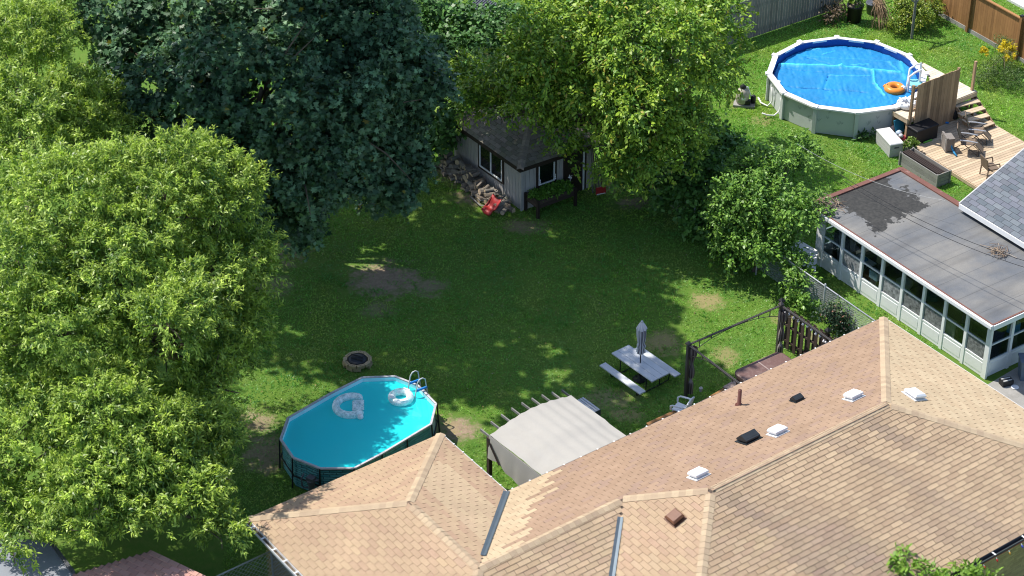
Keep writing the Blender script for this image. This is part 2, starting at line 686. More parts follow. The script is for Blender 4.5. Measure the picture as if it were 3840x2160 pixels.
def housecol(pi, p, j):
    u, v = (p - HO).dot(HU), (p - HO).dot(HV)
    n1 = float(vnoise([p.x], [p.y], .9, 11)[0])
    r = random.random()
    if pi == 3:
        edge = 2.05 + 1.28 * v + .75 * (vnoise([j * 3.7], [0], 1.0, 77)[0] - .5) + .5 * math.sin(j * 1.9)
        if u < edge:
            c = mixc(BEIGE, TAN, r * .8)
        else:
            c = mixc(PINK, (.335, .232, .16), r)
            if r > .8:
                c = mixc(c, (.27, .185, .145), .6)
    elif pi in (1, 0):
        c = mixc(TAN, (.355, .24, .165), r)
        if pi == 1 and u < -.9 and u > -2.6 and v < 2:
            c = mixc(c, BEIGE, .5)
    elif pi == 4:
        c = mixc(BEIGE, TAN, r * .7)
    elif pi in (5, 7):
        c = mixc(GREYT, (.335, .24, .158), r)
        st = float(vnoise([u + .55 * v], [v * .22], .75, 17)[0])
        c = mixc(c, (.21, .16, .13), max(0, min(1, (st - .56) * 3)) * .5)
    else:
        c = mixc(TAN, (.36, .25, .17), r)
    k = .93 + .14 * n1
    return tuple(x * k for x in c)


shingles(roof, planes, housecol, .43, .168)
capcol = lambda p: mixc((.45, .35, .235), (.36, .27, .185), random.random())
h2 = SLP / 1.414
caps(roof, [(hp(UL, VB), A_, h2), (hp(0, VB), A_, h2), (B_, A_, SLP), (hp(UL, -7), B_, h2), (B_, C_, SLP), (C_, ML, h2), (MR, ML, SLP),
            (hp(-1.8, VF), ML, h2), (hp(UR, 0), MR, h2), (hp(UR, VF), MR, h2)], capcol)
# valley flashing
m_flash = M('valley_flashing', (.10, .13, .155), .5, .2, 3, 30, .1, .1, metal=.3)
for a, c in ((hp(0, 0), B_), (hp(-1.8, -7), C_)):
    d = (c - a).normalized(); s_ = d.cross(Z3).normalized()
    mb = MB()
    e1, e2 = a + d * .02, a + d * (c - a).length * .86
    mb.poly([e1 - s_ * .10 + Z3 * .072, e1 + Z3 * .046, e2 + Z3 * .046, e2 - s_ * .085 + Z3 * .07])
    mb.poly([e1 + Z3 * .046, e1 + s_ * .10 + Z3 * .072, e2 + s_ * .085 + Z3 * .07, e2 + Z3 * .046])
    mb.build('valley_flashing', m_flash, house)
# gutters and edges
m_gut = M('gutter_white', (.66, .66, .66), .4, .15, 4, 40, .1)
m_gutd = M('gutter_grey', (.10, .105, .115), .4, .2, 4, 40, .1, metal=.2)


def gutter(p, q, side, mat, wd=.11, dp=.09, lip=True, brackets=0):
    d = (q - p).normalized()
    mb = MB()
    o = -Z3 * .03
    mb.beam(p + side * .012 + o - Z3 * .02, q + side * .012 + o - Z3 * .02, .012, dp)
    mb.beam(p + side * wd + o - Z3 * .025, q + side * wd + o - Z3 * .025, .014, dp)
    mb.beam(p + side * wd / 2 + o - Z3 * dp * .75, q + side * wd / 2 + o - Z3 * dp * .75, wd, .012)
    g = mb.build('gutter', mat, house)
    if wd > .12:
        MB().beam(p + side * wd / 2 - Z3 * (.03 + dp * .62), q + side * wd / 2 - Z3 * (.03 + dp * .62), wd * .8, .01).build('gutter_floor_strip', m_dirt if mat is m_gut else m_black, g)  # dark strip laid over the gutter bottom to darken its inside
    n = brackets
    for k in range(n):
        c = p + d * ((k + .3) * (q - p).length / n) + o
        if inF(c, 30):
            piece('gutter_bracket', c + side * wd / 2 + Z3 * .022, (.05, wd + .03, .015), (d, side, Z3), m_white, g)
    return g


gutter(hp(UL, -7), hp(UL, VB + .02), -HU, m_gut, .15, .1, brackets=17)
gutter(hp(UL, VB), hp(0, VB), HV, m_gutd, .05, .06)
gutter(hp(0, VB), hp(0, .05), HU, m_gut, .06, .06, brackets=7)
gutter(hp(.05, 0), hp(UR, 0), HV, m_gutd, .06, .06, brackets=24)
gutter(hp(UR, 0), hp(UR, VF), HU, m_gut, .07, .06)
gutter(hp(-1.8, VF), hp(UR, VF), -HV, m_gutd, .15, .1, brackets=14)
mb = MB()   # leaf litter lying in the open gutter
for k in range(260):
    c = hp(UL - .07, random.uniform(-2.5, VB), EZ - .075) - HU * random.uniform(-.04, .04)
    a = ang(random.uniform(0, 360)) * .03
    mb.poly([c - a, c + Z3 * .012 + a.cross(Z3) * .5, c + a + Z3 * .005], random.choice([(.05, .035, .02), (.12, .08, .04), (.03, .025, .02)]))
struct(mb.build('leaf_litter', m_tint, house), 'stuff')
# walls
mb = MB()
i_ = .5
wl = [hp(UL + i_, VB - i_, 0), hp(-i_, VB - i_, 0), hp(-i_, -i_, 0), hp(UR - i_, -i_, 0), hp(UR - i_, VF + i_, 0), hp(-1.8 + i_, VF + i_, 0), hp(-1.8 + i_, -7 + i_, 0), hp(UL + i_, -7 + i_, 0)]
for k in range(8):
    p, q = wl[k], wl[(k + 1) % 8]
    mb.poly([p, q, q + Z3 * 2.34, p + Z3 * 2.34])
wall = mb.build('brick_wall', m_mortar, house)
bricks = []
for (p0, d, nrm, s0, s1) in ((hp(-1.8 + i_, VF + i_, 0), HU, -HV, 9.2, 16.6), (hp(UL + i_, -7 + i_, 0), HV, -HU, 5.2, 10.0)):
    row = 0
    z = .05
    while z < 2.3:
        s = s0 + (row % 2) * .13
        while s < s1:
            c = p0 + d * s + nrm * .012 + Z3 * z
            if inF(c, 20):
                bricks.append((c, d, nrm))
            s += .26
        z += .095; row += 1
random.shuffle(bricks)
mb = MB()
for i, (c, d, nrm) in enumerate(bricks):
    col = mixc((.52, .42, .18), (.38, .30, .13), random.random())
    if i < 300:
        bb = MB().box(c, (.245, .03, .08), (d, nrm, Z3), tuple(round(x, 2) for x in col))
        bb.build('brick', m_brickm, wall)
    else:
        mb.box(c, (.245, .03, .08), (d, nrm, Z3), col)
if mb.v:
    struct(mb.build('brick_courses', m_brickm, wall), 'stuff')
piece('window', hp(11.6, VF + i_ - .02, 1.9), (2.4, .06, .5), (HU, HV, Z3), m_dark, house)
piece('door', hp(UL + i_ - .03, -1.6, 1.1), (.9, .06, 2.1), (HV, HU, Z3), M('red_brown_door', (.10, .025, .02), .6), house)

# vents on the roof
nB = lambda pi: (planes[pi][1] - planes[pi][0]).cross(planes[pi][2] - planes[pi][0]).normalized()


def zplane(pi):
    o = planes[pi][0]; n = nB(pi)
    return lambda p: o.z - (n.x * (p.x - o.x) + n.y * (p.y - o.y)) / n.z


def frame(pi):
    n = nB(pi)
    n = n if n.z > 0 else -n
    a = (planes[pi][1] - planes[pi][0]).normalized()
    return a, n.cross(a), n


def vent(pt, pi, col, wdt, dpt, hgt, style='box'):
    a, bd, n = frame(pi)
    mat = m_white if col == 'white' else (M('vent_' + col, (.02, .025, .03) if col == 'black' else (.16, .07, .04), .45))
    mb = MB()
    mb.box(pt + n * .03, (wdt * 1.2, dpt * 1.15, .022), (a, bd, n))
    v = mb.build('roof_vent', m_gut if col == 'white' else mat, house)
    v['label'] = {'white': 'white square roof vent', 'black': 'black roof vent hood', 'brown': 'brown square roof vent'}[col]
    mb = MB()
    mb.box(pt + n * (hgt * .33), (wdt * .8, dpt * .8, hgt * .6), (a, bd, n))
    mb.build('throat', m_dark if col != 'white' else m_gut, v)
    h = pt + n * hgt * .5
    bot = [h + a * sx_ * wdt / 2 + bd * sy_ * dpt / 2 for sx_, sy_ in ((-1, -1), (1, -1), (1, 1), (-1, 1))]
    if style == 'hood':
        mb = MB()
        r1, r2 = h + n * hgt * .55 - a * wdt * .5, h + n * hgt * .55 + a * wdt * .5
        mb.poly([bot[0], bot[1], r2, r1]); mb.poly([bot[2], bot[3], r1, r2]); mb.poly([bot[1], bot[2], r2]); mb.poly([bot[3], bot[0], r1])
        mb.hexa([q - n * .05 for q in bot], bot)
    else:
        mb = MB().hexa(bot, [q + n * hgt * .25 for q in bot])
        mid = [h + n * hgt * .25 + a * sx_ * wdt / 2 + bd * sy_ * dpt / 2 for sx_, sy_ in ((-1, -1), (1, -1), (1, 1), (-1, 1))]
        mb.hexa(mid, [h + n * hgt * .5 + a * sx_ * wdt * .4 + bd * sy_ * dpt * .4 for sx_, sy_ in ((-1, -1), (1, -1), (1, 1), (-1, 1))])
    mb.build('vent_cap', mat, v)


def rp(px, py, pi):
    return onplane(2560 + px * .4969, 1440 + py * .4969, zplane(pi))


for q in ((122, 700), (720, 375), (1292, 108)):
    vent(rp(*q, 3), 3, 'white', .48, .43, .22)
vent(rp(1745, 95, 4), 4, 'white', .52, .52, .2)
vent(rp(500, 425, 3), 3, 'black', .56, .48, .27, 'hood')
vent(rp(865, 125, 3), 3, 'black', .34, .30, .2, 'hood')
vent(onplane(2533, 1946, zplane(6)), 6, 'brown', .42, .42, .2)
pt = rp(425, 160, 3)
mb = MB()
mb.lathe(pt + Z3 * .0, [(.13, -.02), (.13, .02), (.065, .04), (.06, .6)], 14)
mb.build('vent_pipe', M('pipe_brown', (.12, .045, .035), .5), house, True)

# coloured bulbs along the front gutter
sg = thing('string_lights', 'string of coloured bulbs clipped along the grey front gutter', 'string lights', hp(8, VF - .2, 2.4))
mb = MB().tube([hp(u, VF - .175, EZ - .075 - .012 * math.sin(u * 5)) for u in np.arange(6, 15.8, .2)], .008, 5)
mb.build('cord', m_red, sg)
for k, u in enumerate(np.arange(9.4, 15.6, .53)):
    c = [(.5, .04, .03), (.5, .04, .03), (.5, .28, .05), (.08, .10, .5), (.05, .35, .33), (.5, .1, .3)][k % 6]
    p = hp(u, VF - .19, EZ - .09)
    d = (-HV * .6 - Z3 * .8).normalized()
    bb = MB().tube([p, p + d * .05], .018, 6, (.7, .7, .68))
    bb.tube([p + d * .05, p + d * .075, p + d * .11, p + d * .15], [.018, .032, .03, .008], 8, c)
    bb.build('bulb', m_tint, sg)

# patio strip, step, chair behind the house
mb = MB().hexa([hp(2.9, -.4, .0), hp(11.5, -.4, 0), hp(11.5, .9, 0), hp(2.9, .9, 0)], [hp(2.9, -.4, .06), hp(11.5, -.4, .06), hp(11.5, .9, .06), hp(2.9, .9, .06)])
struct(mb.build('patio', m_conc))
wb = thing('wooden_step', 'low cedar wooden step on the concrete patio beside the white chair', 'step', hp(5.5, .35, .06))
p0 = G(2424, 1588, .42)
for k in range(4):
    c = p0 + HU * .85 - HV * (.06 + .145 * k)
    piece('board', c, (1.7, .135, .035), (HU, HV, Z3), m_cedar, wb)
for k in (0.03, .85, 1.67):
    piece('riser', p0 + HU * k - HV * .29 - Z3 * .2, (.04, .56, .33), (HU, HV, Z3), m_cedar, wb)
wb2 = thing('garden_edging', 'row of cedar timber and pale pavers edging the lawn by hot tub', 'edging', G(2680, 1490, .1))
e0, e1 = G(2598, 1528, .12), G(2745, 1440, .12)
dd = (e1 - e0).normalized(); pp = Vector((-dd.y, dd.x, 0))
for k in range(2):
    piece('timber', e0 + dd * .75 - pp * (.08 + .17 * k), (1.5, .15, .14), (dd, pp, Z3), m_cedar, wb2)
for k in range(7):
    piece('paver', e0 + dd * (1.66 + k * .17) - pp * .1, (.155, .32, .12), (dd, pp, Z3), M('pink_paver', (.45, .34, .29), .9) if k == 0 else bpy.data.materials['pink_paver'], wb2)


def plastic_chair(loc, yaw):
    t = thing('plastic_chair', 'white moulded plastic armchair with slatted back against the roof edge', 'chair', loc)
    f = ang(yaw); s_ = Vector((-f.y, f.x, 0))
    P = lambda x, y, z: Vector(loc) + f * x + s_ * y + Z3 * z
    MB().hexa([P(-.22, -.21, .40), P(.24, -.24, .42), P(.24, .24, .42), P(-.22, .21, .40)], [P(-.22, -.21, .425), P(.24, -.24, .445), P(.24, .24, .445), P(-.22, .21, .425)]).build('seat', m_white, t)
    for sx_, sy_ in ((-1, -1), (-1, 1), (1, -1), (1, 1)):
        MB().beam(P(.2 * sx_, .22 * sy_, .42), P(.26 * sx_, .27 * sy_, 0), .05, .035, X3).build('leg', m_white, t)
    mb = MB()
    arc = [P(-.24 - .1 * (1 if 1 else 0), y, .84 + .05 * math.cos(y * 5.5)) for y in np.linspace(-.24, .24, 9)]
    mb.tube([P(-.22, -.25, .42)] + arc + [P(-.22, .25, .42)], .034, 6)
    mb.build('back_frame', m_white, t)
    for y in np.linspace(-.15, .15, 4):
        MB().beam(P(-.22, y, .42), P(-.335, y, .86), .062, .018, f).build('back_slat', m_white, t)
    for sy_ in (-1, 1):
        MB().tube([P(-.30, .26 * sy_, .70), P(-.1, .30 * sy_, .68), P(.18, .30 * sy_, .655), P(.26, .28 * sy_, .60), P(.26, .26 * sy_, .44)], .032, 6).build('armrest', m_white, t)


plastic_chair(G(2552, 1568, .06), 150)

# small lamp on the lawn
lp = thing('garden_light', 'small grey stake light standing on the lawn near the gazebo post', 'light', q6(1722, 1280))
MB().lathe(q6(1722, 1280), [(.012, 0), (.012, .22)], 6).build('stake', m_metal, lp)
MB().lathe(q6(1722, 1280, .2), [(.03, 0), (.055, .02), (.06, .13), (.075, .14), (.02, .19)], 10).build('lantern', m_grey, lp)

# ------------------------------------------------------------------ pergola
pg = thing('pergola', 'arched pergola with beige fabric canopy hanging down one side', 'pergola', G(1832, 1800))
zE = 1.98
pA = r8(1112, 398, zE); pB = r8(1725, 100, zE)
pu = (pB - pA).normalized(); pv = Vector((-pu.y, pu.x, 0)); PL = (pB - pA).length
dpt = (pA - HO).dot(HV) + .35


def arch(t, v, dz=0):
    return pA + pu * (PL * t) - pv * v + Z3 * (.27 * math.sin(math.pi * t) + dz)


for v in (0.03, dpt - .05):
    mb = MB()
    for k in range(16):
        mb.beam(arch(k / 16 - .0, v, -.05), arch((k + 1) / 16, v, -.05), .05, .13)
    mb.build('arched_beam', m_bronze, pg)
for t in (0, 1):
    for v in (.03, dpt - .05):
        q = arch(t, v)
        MB().box((q.x, q.y, q.z / 2), (.13, .13, q.z), (pu, pv, Z3)).build('post', m_brwood, pg)
for k in range(9):
    t = k / 8
    mb = MB()
    mb.beam(arch(t, -.42, .03), arch(t, dpt, .03), .04, .085)
    mb.build('rafter', m_grwood, pg)
m_canvas = M('beige_canvas', (.37, .352, .32), .9, .06, 2, 25, .05, .3, stain=((.40, .385, .35), 1.3, .5, .85))
nu, nv = 36, 14
V = []
for j in range(nv + 1):
    for i in range(nu + 1):
        t = i / nu
        sag = .034 * (.5 + .5 * math.cos(2 * math.pi * t * 8)) - .012 * math.sin(j * .9) + (.03 if j == 7 else 0) + random.uniform(-.005, .005)
        V.append(arch(t, .06 + (dpt - .06) * j / nv, .085 + sag))
F = [(j * (nu + 1) + i, j * (nu + 1) + i + 1, (j + 1) * (nu + 1) + i + 1, (j + 1) * (nu + 1) + i) for j in range(nv) for i in range(nu)]
cn = npmesh('canopy', np.array(V), np.array(F), m_canvas, pg, smooth=True)
V = []
nv2 = 8
for j in range(nv + 1):
    v = .06 + (dpt - .06) * j / nv
    for i in range(nv2 + 1):
        f = i / nv2
        V.append(arch(0, v, .085 - f * (.86 - .1 * math.sin(j * .8))) - pu * (.03 + .07 * f * (1 + .6 * math.sin(j * 2.1))))
F = [(j * (nv2 + 1) + i, j * (nv2 + 1) + i + 1, (j + 1) * (nv2 + 1) + i + 1, (j + 1) * (nv2 + 1) + i) for j in range(nv) for i in range(nv2)]
sk = npmesh('side_curtain', np.array(V), np.array(F), m_canvas, cn, smooth=True)
MB().beam(arch(0, .1, .05) - pu * .13, arch(0, .75, -.62) - pu * .16, .05, .04).build('strap', m_brown, pg)
bx = thing('storage_bin', 'grey slatted bin showing beside the beige pergola canopy', 'bin', r8(1850, 215))
c = r8(1850, 165, .45)
MB().box((c.x, c.y, .22), (.9, .5, .44), (pv, pu, Z3)).build('body', m_gutd, bx)
for k in range(5):
    piece('slat', (c.x, c.y, .45), (.88, .07, .02), (pv, pu, Z3), m_metal, bx).location += pu * ((k - 2) * .095)

# ------------------------------------------------------------------ gazebo frame, hot tub, privacy fence
gz = thing('gazebo_frame', 'bare dark metal gazebo frame with tied striped curtains at its posts', 'gazebo', q7(330, 1640))
zt = 2.22
gA, gB = q7(330, 850, zt), q7(1728, 255, zt)
gu_ = (gB - gA).normalized(); gv_ = Vector((gu_.y, -gu_.x, 0))
gC, gD = gA + gv_ * 3.1, gB + gv_ * 3.1
m_curt = NT('striped_curtain')
uv = m_curt.n('Attribute', attribute_name='tint').outputs['Color']
m_curt.l(uv, m_curt.b.inputs['Base Color']); m_curt.b.inputs['Roughness'].default_value = .9
m_curt = m_curt.m
for nm, p in (('a', gA), ('b', gB)):
    mb = MB().box((p.x, p.y, (zt) / 2), (.1, .1, zt), (gu_, gv_, Z3))
    po = mb.build('post', m_bronze, gz)
    mb = MB().box(p + Z3 * .02, (.16, .16, .05), (gu_, gv_, Z3))
    h0 = [p + Z3 * .045 + gu_ * a * .08 + gv_ * c * .08 for a, c in ((-1, -1), (1, -1), (1, 1), (-1, 1))]
    mb.hexa(h0, [p + Z3 * .13 + gu_ * a * .015 + gv_ * c * .015 for a, c in ((-1, -1), (1, -1), (1, 1), (-1, 1))])
    mb.build('post_cap', m_bronze, po)


def truss(a, c, nm):
    d = (c - a).normalized(); L = (c - a).length
    s_ = Vector((-d.y, d.x, 0))
    mb = MB()
    mb.beam(a - Z3 * .02 + s_ * .022, c - Z3 * .02 + s_ * .022, .028, .03)
    mb.beam(a - Z3 * .02 - s_ * .022, c - Z3 * .02 - s_ * .022, .028, .03)
    o = mb.build('beam', m_bronze, gz)
    arc = lambda t: a + d * (L * t) - Z3 * (.07 + .42 * abs(2 * t - 1) ** 2.2)
    MB().tube([arc(t) for t in np.linspace(.02, .98, 21)], .013, 6).build('arch_rod', m_bronze, o)
    for t in np.linspace(.12, .88, 7):
        q = a + d * (L * t)
        MB().beam(q - Z3 * .03, arc(t), .022, .03, s_).build('spacer', m_bronze, o)


truss(gA, gB, 'x'); truss(gA, gC, 'y'); truss(gB, gD, 'z')


def tied_curtain(p, offs):
    V, T, F = [], [], []
    n, rows = 40, 22
    for j in range(rows + 1):
        f = j / rows
        z = zt - .15 - f * 1.95
        tie = math.exp(-((f - .34) / .10) ** 2)
        tie2 = math.exp(-((f - .70) / .05) ** 2)
        rr = (.115 - .06 * tie - .06 * tie2 - .03 * f) * (1.25 if f < .2 else 1)
        for i in range(n):
            t = 2 * math.pi * i / n
            k = rr * (1 + .22 * math.cos(11 * t + f))
            V.append((p.x + offs.x + math.cos(t) * k, p.y + offs.y + math.sin(t) * k * .8, z))
            st = [(.06, .045, .04), (.20, .16, .14), (.07, .05, .05), (.36, .31, .28)][(i // 3) % 4]
            if abs(f - .70) < .04:
                st = (.42, .36, .36)
            T.append(st)
    for j in range(rows):
        for i in range(n):
            F.append((j * n + i, j * n + (i + 1) % n, (j + 1) * n + (i + 1) % n, (j + 1) * n + i))
    npmesh('curtain', np.array(V), np.array(F), m_curt, gz, np.array(T), smooth=True)


tied_curtain(gA, gu_ * .15 + gv_ * .05)
tied_curtain(gB, gu_ * -.02 + gv_ * .16)

tub = thing('hot_tub', 'brown hot tub closed under a folded vinyl cover beside slatted fence', 'hot tub', q7(1100, 1500))
t0 = q7(985, 1255, .85); tu = (q7(1830, 880, .85) - t0).normalized(); tv = Vector((tu.y, -tu.x, 0))
TS = 2.15


def rrect(o, w_, d_, r, z, inset=0):
    pts = []
    for cx, cy, a0 in ((r, r, 180), (w_ - r, r, 270), (w_ - r, d_ - r, 0), (r, d_ - r, 90)):
        for k in range(6):
            a = R(a0 + k * 18)
            pts.append(o + tu * (cx + (r - inset) * math.cos(a)) + tv * (cy + (r - inset) * math.sin(a)) + Z3 * (z - o.z))
    return pts


m_tubc = M('brown_vinyl_cover', (.15, .088, .078), .5, .15, 3, 30, .15, .3, stain=((.24, .17, .15), 4, .5, .8))
m_tubw = M('brown_cabinet', (.10, .055, .045), .6, .15)
MB().hexa(rrect(t0, TS, TS, .25, 0, .06), rrect(t0, TS, TS, .25, .76, .06)).build('cabinet', m_tubw, tub)
mb = MB().hexa(rrect(t0, TS, TS, .25, .72), rrect(t0, TS, TS, .25, .83, .0))
mb.hexa(rrect(t0, TS, TS, .25, .83), rrect(t0, TS, TS, .25, .86, .05))
cv = mb.build('cover', m_tubc, tub)
MB().beam(t0 + tv * .06 + tu * 1.07 + Z3 * .015, t0 + tv * 2.1 + tu * 1.07 + Z3 * .015, .05, .012).build('hinge_strip', M('vinyl_strip', (.30, .23, .21), .5), cv)

pf = thing('privacy_fence', 'dark brown shadowbox fence with gaps between boards behind hot tub', 'fence', q7(1740, 950))
f0, f1 = q7(1735, 215, 1.8), q7(2430, 665, 1.8)
fd = (f1 - f0).normalized(); fn = Vector((-fd.y, fd.x, 0))
if fn.x > 0:
    fn = -fn
for k in range(20):
    s_ = .16 + k * .165
    c = f0 + fd * s_ + fn * (.035 if k % 2 == 0 else -.035)
    piece('board', (c.x, c.y, .9), (1.66, .135, .022), (Z3, fd, fn), m_brwood, pf)
for z in (.35, 1.0, 1.6):
    c = f0 + fd * 1.75
    piece('rail', (c.x, c.y, z), (3.4, .04, .085), (fd, fn, Z3), m_brwood, pf)
for s_ in (0, (f1 - f0).length):
    c = f0 + fd * s_
    po = piece('post', (c.x, c.y, .93), (.11, .11, 1.86), (fd, fn, Z3), m_brown, pf)
    mb = MB().box((c.x, c.y, 1.86), (.17, .17, .06), (fd, fn, Z3))
    b4 = [Vector((c.x, c.y, 1.89)) + fd * a * .085 + fn * e * .085 for a, e in ((-1, -1), (1, -1), (1, 1), (-1, 1))]
    mb.hexa(b4, [Vector((c.x, c.y, 1.99)) + fd * a * .01 + fn * e * .01 for a, e in ((-1, -1), (1, -1), (1, 1), (-1, 1))])
    mb.build('post_cap', m_black, pf)
gl = thing('globe_lights', 'string of white globe lights hung below the gazebo beam over fence', 'string lights', gB + gv_ * 1 - Z3 * .3)
gp = [q7(x, y, 2.0) for x, y in ((1720, 330), (1785, 385), (1845, 397), (1915, 455), (1985, 500), (2055, 548), (2125, 580), (2185, 630), (2250, 692), (2312, 727), (2370, 805), (2405, 817), (2470, 860))]
MB().tube([p + Z3 * .06 for p in gp], .008, 5).build('cord', m_black, gl)
m_globe = M('white_globe', (.80, .78, .78), .3, .03)
for p in gp[1:-1]:
    MB().lathe(p, [(.008, -.05), (.032, -.04), (.046, 0), (.032, .036), (.016, .05), (.014, .075)], 10).build('globe', m_globe, gl, True)

# ------------------------------------------------------------------ picnic table and parasol
pt_ = thing('picnic_table', 'grey white plastic picnic table with two fixed benches on the lawn', 'picnic table', q6(815, 1000))
ta, tb_, tc = q6(375, 700, .72), q6(985, 1130, .72), q6(655, 560, .72)
tl = (tb_ - ta).normalized(); tw = Vector((-tl.y, tl.x, 0))
LT, WT = (tb_ - ta).length, .8
tctr = ta + tl * LT / 2 + tw * WT / 2
m_top = M('table_plastic', (.56, .58, .60), .45, .05, 3, 40, .05, .1, stain=((.42, .44, .46), 3, .55, .9))
for k in range(3):
    piece('top_plank', tctr + tw * ((k - 1) * (WT / 3)) - Z3 * .02, (LT, WT / 3 - .012, .045), (tl, tw, Z3), m_top, pt_)
for s_ in (-1, 1):
    piece('bench', tctr + tw * (s_ * .80) - Z3 * .30, (LT, .27, .045), (tl, tw, Z3), m_top, pt_)
for e in (-1, 1):
    c = tctr + tl * (e * LT * .32)
    mb = MB()
    for s_ in (-1, 1):
        mb.tube([c + tw * s_ * .30 - Z3 * .05, c + tw * s_ * .32 - Z3 * .69], .022, 6)
        mb.tube([c + tw * s_ * .32 - Z3 * .69, c + tw * s_ * .72 - Z3 * .66, c + tw * s_ * .80 - Z3 * .34], .022, 6)
    mb.tube([c - tw * .34 - Z3 * .69, c + tw * .34 - Z3 * .69], .022, 6)
    mb.tube([c - tw * .30 - Z3 * .1, c + tw * .30 - Z3 * .1], .02, 6)
    mb.build('leg_frame', m_black, pt_)
um = thing('parasol', 'closed grey and white striped parasol standing through the picnic table', 'parasol', Vector((tctr.x, tctr.y, 0)))
o = Vector((tctr.x, tctr.y, 0))
MB().lathe(o, [(.24, 0), (.25, .05), (.06, .08), (.03, .3), (.03, .32)], 16).build('base', m_black, um, True)
MB().lathe(o, [(.02, .3), (.02, 2.42)], 8).build('pole', m_black, um)
n, prof = 64, [(.07, 1.12), (.13, 1.18), (.12, 1.28), (.10, 1.36), (.125, 1.44), (.12, 1.50), (.09, 1.55), (.115, 1.68), (.135, 1.85), (.14, 2.02), (.13, 2.15), (.10, 2.25)]
V, T = [], []
for r, z in prof:
    for i in range(n):
        t = 2 * math.pi * i / n
        rr = r * (1 + .30 * math.cos(8 * t + z * 1.5) + .08 * math.cos(3 * t + z * 5))
        V.append((o.x + rr * math.cos(t), o.y + rr * math.sin(t), z))
        T.append((.62, .62, .64) if (i // 4) % 2 else (.20, .19, .22))
F = [(j * n + i, j * n + (i + 1) % n, (j + 1) * n + (i + 1) % n, (j + 1) * n + i) for j in range(len(prof) - 1) for i in range(n)]
npmesh('canopy', np.array(V), np.array(F), m_curt, um, np.array(T), smooth=True)
prof = [(.175, 2.16), (.15, 2.24), (.10, 2.34), (.05, 2.42), (.03, 2.44)]
V, T = [], []
for r, z in prof:
    for i in range(n):
        t = 2 * math.pi * i / n
        rr = r * (1 + .14 * math.cos(8 * t))
        V.append((o.x + rr * math.cos(t), o.y + rr * math.sin(t), z)); T.append((.62, .60, .62))
F = [(j * n + i, j * n + (i + 1) % n, (j + 1) * n + (i + 1) % n, (j + 1) * n + i) for j in range(len(prof) - 1) for i in range(n)]
npmesh('wind_vent', np.array(V), np.array(F), m_curt, um, np.array(T), smooth=True)
MB().lathe(o, [(.045, 2.43), (.05, 2.46), (.02, 2.5)], 10).build('finial', m_metal, um)

# ------------------------------------------------------------------ fire pit
fp = thing('fire_pit', 'round fire pit ringed by tan perforated bricks around a black bowl', 'fire pit', G(1340, 1350))
fc = G(1340, 1344, .26)
n = 10
for lay in range(2):
    for k in range(n):
        a = 360 / n * (k + .5 * (1 - lay)) + random.uniform(-3, 3)
        if lay == 0 and random.random() < .2:
            continue
        d = ang(a); t = Vector((-d.y, d.x, 0))
        c = Vector((fc.x, fc.y, .06 + .115 * lay + .02)) + d * (.42 + (.02 if lay == 0 else 0) + random.uniform(-.015, .015))
        col = mixc((.40, .32, .20), (.34, .26, .15), random.random())
        mb = MB().box(c, (.26, .125, .105), (t, d, Z3), col)
        if lay:
            for h in (-.06, 0, .06):
                mb.box(c + t * h + Z3 * .052, (.022, .022, .006), (t, d, Z3), (.05, .04, .03))
        mb.build('brick', m_tint, fp)
MB().lathe((fc.x, fc.y, 0), [(.2, .02), (.33, .2), (.345, .245), (.31, .25), (.28, .2)], 28).build('bowl', m_black, fp, True)
V = MB()
V.lathe((fc.x, fc.y, .22), [(.32, 0), (.315, .02), (.2, .045), (.05, .05)], 28)
V.build('lid', M('dusty_black_lid', (.03, .035, .045), .45, .3, 6, 40, .2), fp, True)
for s_ in (-.09, .1):
    MB().tube([Vector((fc.x - .22, fc.y + s_ + .10, .285)), Vector((fc.x, fc.y + s_ + .02, .295)), Vector((fc.x + .2, fc.y + s_ - .1, .285))], .022, 6).build('rib', m_black, fp)

# ------------------------------------------------------------------ frame pool
WZ = 1.2
ring = [q1(130, 1075, WZ), q1(240, 760, WZ), q1(880, 390, WZ), q1(1370, 145, WZ), q1(1860, 130, WZ), q1(2200, 265, WZ), q1(2475, 545, WZ), q1(2400, 850, WZ)]
ring += [G(1430, 1703, WZ), G(1328, 1757, WZ), G(1201, 1757, WZ), G(1100, 1717, WZ)]
fpc = sum(ring, Vector()) / len(ring)
fpool = thing('frame_pool', 'elongated frame pool with teal stone print wall and turquoise water', 'pool', Vector((fpc.x, fpc.y, 0)))
NR = len(ring)


def stone_print():
    t = NT('stone_print_liner')
    br_ = t.n('TexBrick'); br_.offset = .5
    br_.inputs['Color1'].default_value = (.05, .34, .38, 1); br_.inputs['Color2'].default_value = (.20, .55, .56, 1); br_.inputs['Mortar'].default_value = (.008, .018, .025, 1)
    br_.inputs['Scale'].default_value = 1.0; br_.inputs['Brick Width'].default_value = .42; br_.inputs['Row Height'].default_value = .09; br_.inputs['Mortar Size'].default_value = .012; br_.inputs['Bias'].default_value = .1
    at = t.n('Attribute', attribute_name='along').outputs['Fac']
    sep = t.n('SeparateXYZ'); t.l(t.pos(), sep.inputs[0])
    nz = t.noise(3, 3)
    cmb = t.n('CombineXYZ'); t.l(at, cmb.inputs[0]); t.l(t.math('ADD', sep.outputs[2], t.math('MULTIPLY', nz, .12)), cmb.inputs[1])
    t.l(cmb.outputs[0], br_.inputs['Vector'])
    mp = t.n('Mapping'); mp.inputs['Scale'].default_value = (5, 60, 1); t.l(cmb.outputs[0], mp.inputs['Vector'])
    c = t.mix(t.ramp(t.noise(1, 4, mp.outputs[0]), .4, .7), br_.outputs['Color'], (.03, .12, .14))
    t.l(c, t.b.inputs['Base Color']); t.b.inputs['Roughness'].default_value = .45
    return t.m


